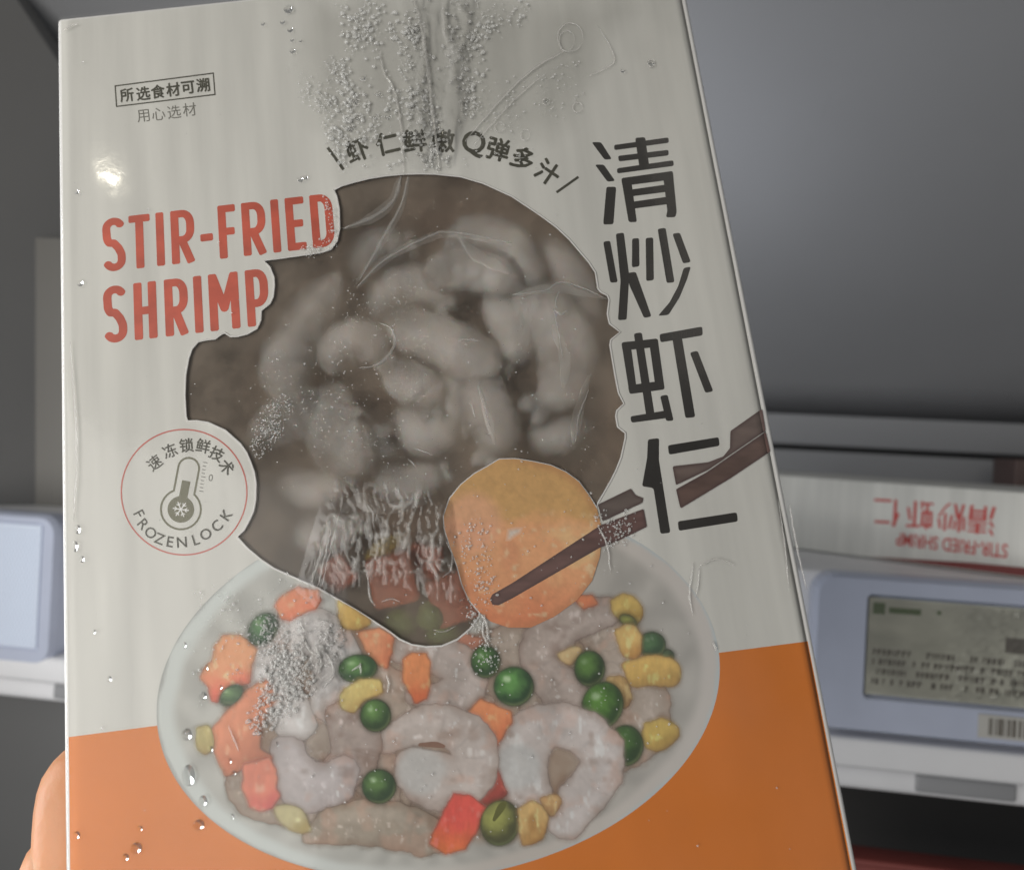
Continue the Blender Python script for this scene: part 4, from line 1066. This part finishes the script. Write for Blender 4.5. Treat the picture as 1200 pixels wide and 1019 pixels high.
# ------------------------------------------------------------------ hand gripping the left side of the box
M_SKIN = mat('skin', (.60, .275, .135), .5, noise=(40, .12, (1, 1, 1)), bump=(300, .5, .0007))
M_SKIN.node_tree.nodes['Principled BSDF'].inputs['Subsurface Weight'].default_value = .2
M_SKIN.node_tree.nodes['Principled BSDF'].inputs['Subsurface Scale'].default_value = .004
def hand():
    root = PM @ Vector((-PW / 2 - .014, -.031, -.03))
    t = thing('hand', 'bare hand gripping the left edge of the large carton from behind, mostly hidden', 'hand', Matrix.Translation(root))
    xl = -PW / 2 + .0012
    J = {}; E = []; Rad = {}
    def j(k, p, r, parent=None):
        J[k] = PM @ Vector(p) - root; Rad[k] = r
        if parent: E.append((parent, k))
    j('palm', (xl - .012, -.02, -.034), .016)
    j('wrist', (xl - .030, -.075, -.036), .019, 'palm')
    j('arm', (xl - .050, -.14, -.040), .024, 'wrist')
    # four fingers: knuckle at the box's side, bending round the back
    for k, (y, r, c) in enumerate(((.0445, .0088, .0010), (.0215, .0108, -.0045), (.001, .0096, -.004), (-.019, .0088, -.003))):
        j(f'k{k}', (xl - .0125 + c, y, -.024), r * 1.12, 'palm')
        j(f'p{k}', (xl - .0085 + c, y + .003, -PT - .011), r * .98, f'k{k}')
        j(f'd{k}', (xl + .018 + c, y + .005, -PT - r * .95), r * .9, f'p{k}')
        j(f't{k}', (xl + .038 + c, y + .004, -PT - r * .8), r * .75, f'd{k}')
    # thumb along the lower front corner, below the frame
    j('th0', (xl - .014, -.020, -.012), .0125, 'palm')
    j('th1', (xl - .010, -.012, .010), .0105, 'th0')
    j('th2', (xl + .016, -.006, .0118), .0088, 'th1')
    keys = list(J)
    me = mesh('skin_surface', [J[k] for k in keys], []) if False else bpy.data.meshes.new('skin_surface')
    me.from_pydata([tuple(J[k]) for k in keys], [(keys.index(a), keys.index(b)) for a, b in E], []); me.update()
    o = link('skin_surface', me, M_SKIN, t)
    sk = o.modifiers.new('skin', 'SKIN'); sk.use_smooth_shade = True
    for i, k in enumerate(keys):
        me.skin_vertices[0].data[i].radius = (Rad[k], Rad[k])
        me.skin_vertices[0].data[i].use_root = (k == 'palm')
    sb = o.modifiers.new('sub', 'SUBSURF'); sb.levels = 2; sb.render_levels = 2
    dg = bpy.context.evaluated_depsgraph_get(); dg.update()
    m2 = bpy.data.meshes.new_from_object(o.evaluated_get(dg))
    o.modifiers.clear(); o.data = m2
    m2.materials.clear(); m2.materials.append(M_SKIN); m2.shade_smooth()
    return t
hand()

# ------------------------------------------------------------------ the freezer behind
M_PANEL = mat('grey freezer panel', (.30, .303, .315), .42, noise=(3, .10, (1, 1, 1)))
M_DARK = mat('dark freezer panel', (.15, .15, .15), .40, noise=(3, .15, (1, 1, 1)))
M_BLACKP = mat('black lower compartment', (.045, .043, .042), .35, noise=(4, .2, (1, 1, 1)))
M_SHELF = mat('white shelf', (.80, .80, .82), .4, noise=(20, .06, (1, 1, 1)))
M_LILAC = mat('pale blue plastic', (.49, .53, .655), .32, noise=(30, .06, (1, 1, 1)))
M_REDBOX = mat('red carton', (.22, .05, .042), .5, noise=(20, .2, (1, 1, 1)))
YS = .494                                               # shelf front plane
zt = at_y(945, 666, YS).z                               # top of the shelf front
zb = at_y(990, 862, YS).z
fz = thing('display_freezer', 'grey interior of a display freezer with white shelf behind the held carton', 'freezer', Matrix.Translation((0, .8, zb - .25)))
FO = Vector(fz.location)
def part(name, vf, m, parent=fz, bev=.0):
    V, FF = vf; V = [Vector(v) - (FO if parent is fz else Vector((0, 0, 0))) for v in V]
    if bev: return bevelled(name, (V, FF), bev, m, parent)
    return link(name, mesh(name, V, FF), m, parent)
XL, XR = -.75, 1.0
YB = .80
def zy(px, py, y): return at_y(px, py, y).z
z480 = zy(1050, 490, YB)
# sloping ceiling panel that bulges a little, then the rail with its dark slot, then the back wall
def ceiling():
    top_z = zy(1000, -160, .50)
    V, FF = [], []
    n = 14
    for i in range(n + 1):
        t = i / n
        y = YB + (.50 - YB) * t; z = z480 + (top_z - z480) * t + .030 * math.sin(math.pi * t)
        V += [(XL, y, z), (XR, y, z), (XL, y + .012, z + .012), (XR, y + .012, z + .012)]
    for i in range(n):
        a = 4 * i
        FF += [(a, a + 1, a + 5, a + 4), (a + 2, a + 6, a + 7, a + 3)]
    FF += [(0, 2, 3, 1), (4 * n, 4 * n + 1, 4 * n + 3, 4 * n + 2)]
    o = part('sloping_panel', (V, FF), M_PANEL); o.data.shade_smooth(); return o
ceiling()
zs1 = zy(1050, 526, YB); zs2 = zy(1050, 533, YB); zdk = zt + .004
M_RAIL = mat('light freezer rail', (.40, .405, .42), .4)
part('rail', box_vf(XL, XR, YB - .004, YB + .02, zs1, z480 - .0005), M_RAIL, bev=.001)
part('slot', box_vf(XL, XR, YB + .012, YB + .02, zs2, zs1 - .0002), M_BLACKP)
part('back_wall', box_vf(XL, XR, YB, YB + .02, zdk, zs2 - .0002), M_RAIL)
# dark side panel on the left, nearer to the camera
pa = at_depth(20, 0, .56); pb = at_depth(72, 82, .62); pc = at_depth(240, 330, .66)
def side_panel():
    pts = [at_depth(x, y, 1 / (1.70 - .0008 * x)) for x, y in ((-220, -200), (-118, -200), (20, 0), (72, 78), (190, 240), (300, 596), (-220, 592))]
    d = Vector((0, .02, 0))
    V = pts + [p + d for p in pts]; n = len(pts)
    FF = [tuple(range(n)), tuple(range(2 * n - 1, n - 1, -1))] + [(i, i + n, (i + 1) % n + n, (i + 1) % n) for i in range(n)]
    me = mesh('side_panel', [v - FO for v in V], FF)
    b = bmesh.new(); b.from_mesh(me); bmesh.ops.triangulate(b, faces=b.faces[:]); bmesh.ops.recalc_face_normals(b, faces=b.faces[:]); b.to_mesh(me); b.free()
    return link('side_panel', me, M_DARK, fz)
side_panel()
def strip(name, P, z, th, m):
    pts = [at_depth(*p, z) for p in P]; d = Vector((0, th, 0)); n = len(pts)
    V = [p - FO for p in pts] + [p + d - FO for p in pts]
    FF = [tuple(range(n)), tuple(range(2 * n - 1, n - 1, -1))] + [(i, i + n, (i + 1) % n + n, (i + 1) % n) for i in range(n)]
    return link(name, mesh(name, V, FF), m, fz)
M_DARK2 = mat('brownish freezer panel', (.165, .158, .145), .45, noise=(3, .15, (1, 1, 1)))
strip('lower_side_panel', [(-220, 272), (180, 282), (180, 598), (-220, 592)], .60, .01, M_DARK2)
# shelf: deck, front, stepped lip
shelf = part('shelf', box_vf(XL, XR, YS, YB - .001, zb, zt), M_SHELF, bev=.003)
zl2 = zb - .012; zl3 = zb - .026
def under(name, vf, m, bev): 
    V, FF = vf
    return bevelled(name, ([Vector(v) - FO for v in V], FF), bev, m, shelf)
under('shelf_lip', box_vf(XL, XR, YS - .016, YS + .03, zl2, zb + .004), M_SHELF, .003)
under('shelf_underside', box_vf(XL, XR, YS - .008, YS + .06, zl3, zl2 - .0004), M_SHELF, .004)
for k in range(-3, 6):
    x = k * .17 - .02
    under('lip_clip', box_vf(x, x + .05, YS - .0098, YS - .006, zl2 - .011, zl2 - .0015), M_PANEL, .0015)
# lower compartment
part('lower_back', box_vf(XL, XR, YS + .16, YS + .18, zb - .30, zl3), M_BLACKP)
part('lower_side', box_vf(XL, -.16, YS + .02, YS + .04, zb - .30, zl3 - .0002), M_DARK)
part('lower_floor', box_vf(XL, XR, YS - .02, YS + .158, zb - .32, zb - .3005), M_BLACKP)

# price holders clipped to the shelf front
M_FILMW = film_mat('label film', haze=.06)
def holder(name, x0, x1, z0, z1, label, dep=.004, fs=.018, ft=.01, fb=.018):
    y0 = YS - .0165
    c = Vector(((x0 + x1) / 2, y0, z0))
    t = thing(name, label, 'price holder', Matrix.Translation(c))
    w = (x1 - x0) / 2; h = z1 - z0
    def rr(x, z0_, z1_, r, n=6):
        out = []
        for cx, cz, a0 in ((x - r, z0_ + r, -90), (x - r, z1_ - r, 0), (-x + r, z1_ - r, 90), (-x + r, z0_ + r, 180)):
            out += [(cx + r * math.cos(math.radians(a)), cz + r * math.sin(math.radians(a))) for a in np.linspace(a0, a0 + 90, n)]
        return out
    lay = [(w, 0, h, .012, .016), (w, 0, h, .012, .004), (w - .002, .002, h - .002, .010, .0), (w - fs, fb, h - ft, .003, .0), (w - fs - .0015, fb + .0015, h - ft - .0015, .002, dep)]
    V, FF = [], []
    for (x, za, zz, r, y) in lay: V += [(p[0], y, p[1]) for p in rr(x, za, zz, r)]
    n = 24
    for i in range(len(lay) - 1):
        for j in range(n): FF.append((i * n + j, i * n + (j + 1) % n, (i + 1) * n + (j + 1) % n, (i + 1) * n + j))
    FF.append(tuple((len(lay) - 1) * n + j for j in range(n))); FF.append(tuple(range(n - 1, -1, -1)))
    me = mesh('frame', V, FF)
    b = bmesh.new(); b.from_mesh(me); bmesh.ops.recalc_face_normals(b, faces=b.faces[:]); b.to_mesh(me); b.free()
    link('frame', me, M_LILAC, t)
    return t, c, w, h
xa = at_y(952, 760, YS - .016).x
zA1 = zy(1000, 673, YS - .0165); zA0 = zy(1000, 858, YS - .0165)
hr, hc, hw_, hh = holder('price_holder', xa, xa + .26, zA0, zA1, 'pale blue plastic price holder with printed tag on the shelf front to the right', fs=.0265, ft=.0095, fb=.0185)
xb = at_y(64, 690, YS - .016).x
zB1 = zy(20, 601, YS - .0165); zB0 = zy(20, 778, YS - .0165)
hl_, hc2, hw2, hh2 = holder('price_holder', xb - .26, xb, zB0, zB1, 'pale blue plastic price holder with dimpled insert on the shelf front to the left', dep=.0012, fs=.009, ft=.005, fb=.009)
# dimpled insert of the left holder: rows of small studs
M_INS = mat('pale dimpled insert', (.66, .73, .86), .35)
def insert():
    parts = [box_vf(-hw2 + .0115, hw2 - .0108, .0003, .0010, .0108, hh2 - .0068)]
    for i in range(40):
        for k in range(34):
            x = hw2 - .0128 - i * .0026 - (k % 2) * .0013; z = .013 + k * .0026
            if z > hh2 - .009: continue
            r = .0010
            v = [(x + r * math.cos(a), .0004, z + r * math.sin(a)) for a in np.linspace(0, 2 * math.pi, 7)[:-1]] + [(x, -.0006, z)]
            parts.append((v, [(j, (j + 1) % 6, 6) for j in range(6)]))
    return link('dimpled_insert', mesh('dimpled_insert', *join(parts)), M_INS, hl_)
insert()
# printed tag inside the right holder
M_TAG = mat('greenish tag paper', (.52, .52, .44), .5, noise=(26, .35, (1, 1, 1.6)))
M_TAGINK = mat('tag ink', (.13, .115, .095), .5)
M_TAGG = mat('tag green ink', (.10, .15, .06), .5)
M_WHITEP = mat('white paper', (.50, .49, .46), .5)
tg = thing('price_tag', 'greenish printed price tag with small text under crinkled film in the right price holder', 'price tag', Matrix.Translation(hc))
tx0, tx1, tz0, tz1 = -hw_ + .0282, hw_ - .0282, .0202, hh - .0112
link('tag_paper', mesh('tag_paper', *box_vf(tx0, tx1, .0022, .0036, tz0 + .0004, tz1 - .0004)), M_TAG, tg)
rows = []
r2 = random.Random(3)
for k in range(4):
    z = tz0 + .006 + k * .0052
    x = tx0 + .003
    while x < tx1 - .004:
        w = r2.uniform(.0006, .0022)
        if r2.random() < .75:
            rows.append(box_vf(x, x + w * .45, .0019, .0021, z, z + .0032))
            rows.append(box_vf(x + w * .5, x + w, .0019, .0021, z + r2.uniform(0, .002), z + .0032))
        x += w + .0008
rows.append(box_vf(tx0 + .068, tx0 + .11, .0019, .0021, tz1 - .024, tz1 - .016))
link('tag_text', mesh('tag_text', *join(rows)), M_TAGINK, tg)
link('tag_emblem', mesh('tag_emblem', *join([box_vf(tx0 + .002, tx0 + .008, .0019, .0021, tz1 - .009, tz1 - .003), box_vf(tx0 + .010, tx0 + .026, .0019, .0021, tz1 - .008, tz1 - .005), box_vf(tx0 + .034, tx0 + .036, .0019, .0021, tz1 - .007, tz1 - .005)])), M_TAGG, tg)
# crinkled clear sleeve
def sleeve():
    nx, nz = 90, 40
    xs = np.linspace(tx0 + .0002, tx1 - .0002, nx); zs = np.linspace(tz0 + .001, tz1 - .001, nz)
    X, Z = np.meshgrid(xs, zs, indexing='ij')
    amp = sstep(.02, .07, X - tx0) * (1 - sstep(.022, .036, Z - tz0) * .6) + .25
    Yd = .0016 - .0022 * amp * np.abs(fbm(X * 320, Z * 320, 3))
    V = np.stack([X, Yd, Z], -1).reshape(-1, 3)
    FF = [(i * nz + j, (i + 1) * nz + j, (i + 1) * nz + j + 1, i * nz + j + 1) for i in range(nx - 1) for j in range(nz - 1)]
    return link('clear_sleeve', mesh('clear_sleeve', V, FF), M_FILMW, tg)
sleeve()
# barcode sticker on the holder's lower rim
bc = thing('barcode_sticker', 'white sticker with black barcode on the lower rim of the right price holder', 'sticker', Matrix.Translation(hc))
bxx = at_y(1146, 838, YS - .0165).x - hc.x
link('sticker_paper', mesh('sticker_paper', *box_vf(bxx, bxx + .05, -.0012, -.0004, .0045, .0165)), M_WHITEP, bc)
bars = []; x = bxx + .005
while x < bxx + .046:
    w = r2.choice((.0005, .0009, .0014)); bars.append(box_vf(x, x + w, -.0016, -.0013, .0062, .0150)); x += w + r2.choice((.0006, .001, .0016))
link('barcode', mesh('barcode', *join(bars)), M_TAGINK, bc)

# second carton of the same kind lying on the shelf, upside down
zdeck = zt
A = at_z(905, 640, zdeck); B = at_z(1205, 679, zdeck)
dx = (B - A); dx.z = 0; ux = dx.normalized(); uy = Vector((0, 0, 1)).cross(ux)
hgt = .0475
base = A
LM = Matrix(((ux.x, uy.x, 0, base.x), (ux.y, uy.y, 0, base.y), (0, 0, 1, zdeck + .0006), (0, 0, 0, 1)))
lb = thing('shrimp_box', 'white shrimp carton lying flat on the freezer shelf with upside-down red lettering', 'food box', LM)
bw = dx.length + .05
bo = bevelled('carton_body', box_vf(-.06, bw, 0, .13, 0, hgt), .0012, M_CARD, lb)
M_REDT = mat('red lettering on side', (.60, .06, .05), .5)
def side_glyphs():
    """the same four characters, turned upside down on the carton's side"""
    polys = []
    inv = LM.inverted()
    for ch, px, py in (('清', 1150, 609), ('炒', 1115, 606), ('虾', 1078, 603), ('仁', 1039, 600)):
        P = np.concatenate(LOCG[ch]); mid = (P.min(0) + P.max(0)) / 2; sc = .0165 / max(P.max(0) - P.min(0))
        r = ray(px, py); n = -uy; t = (base - EYE).dot(n) / r.dot(n); c = inv @ (EYE + r * t)
        for Q in LOCG[ch]:
            polys.append([(c.x - (q[0] - mid[0]) * sc, c.z - (q[1] - mid[1]) * sc) for q in Q])
    V, FF = union_vf(polys, 0)
    V = [(v[0], -.0003, v[1]) for v in V]
    link('side_characters', mesh('side_characters', V, FF), M_REDT, lb)
    V, FF = glyph_vf('STIR-FRIED SHRIMP', .01)
    mid = (V.min(0) + V.max(0)) / 2; ex = V.max(0) - V.min(0)
    r = ray(1113, 638); n = -uy; t = (base - EYE).dot(n) / r.dot(n); c = inv @ (EYE + r * t)
    V = [(c.x - (v[0] - mid[0]) / ex[0] * .060, -.0003, c.z - (v[1] - mid[1]) / ex[1] * .0080) for v in V]
    link('side_words', mesh('side_words', V, FF), M_REDT, lb)
side_glyphs()
link('red_edge_print', mesh('red_edge_print', [(.42 * dx.length, -.0003, .0009), (bw - .002, -.0003, .0009), (bw - .002, -.0003, .0075), (.8 * dx.length, -.0003, .0050)], [(0, 1, 2, 3)]), mat('dark red edge ink', (.22, .04, .035), .5), lb)
# red cartons in the background
def red_box(px, py, y, w, d, h, zbase, label):
    p = at_y(px, py, y)
    o = thing('red_carton', label, 'carton', Matrix.Translation((p.x, p.y, zbase)))
    bevelled('carton_body', box_vf(0, w, 0, d, 0, h), .0015, M_REDBOX, o)
    bevelled('lid_flap', box_vf(.004, w - .004, -.0012, -.0002, h * .72, h - .003), .0003, M_REDBOX, o)
    return o
M_REDBOX0 = M_REDBOX; M_REDBOX = mat('brown carton', (.17, .115, .105), .5)
red_box(1189, 560, .74, .10, .045, zy(1190, 538, .74) - (zt + .0006), zt + .0006, 'dull brown carton at the far right behind the lying shrimp carton')
M_REDBOX = M_REDBOX0
zr = zy(1100, 1000, YS + .05)
red_box(985, 1010, YS + .03, .30, .02, .05, zr - .05, 'dark red carton in the compartment below the shelf')
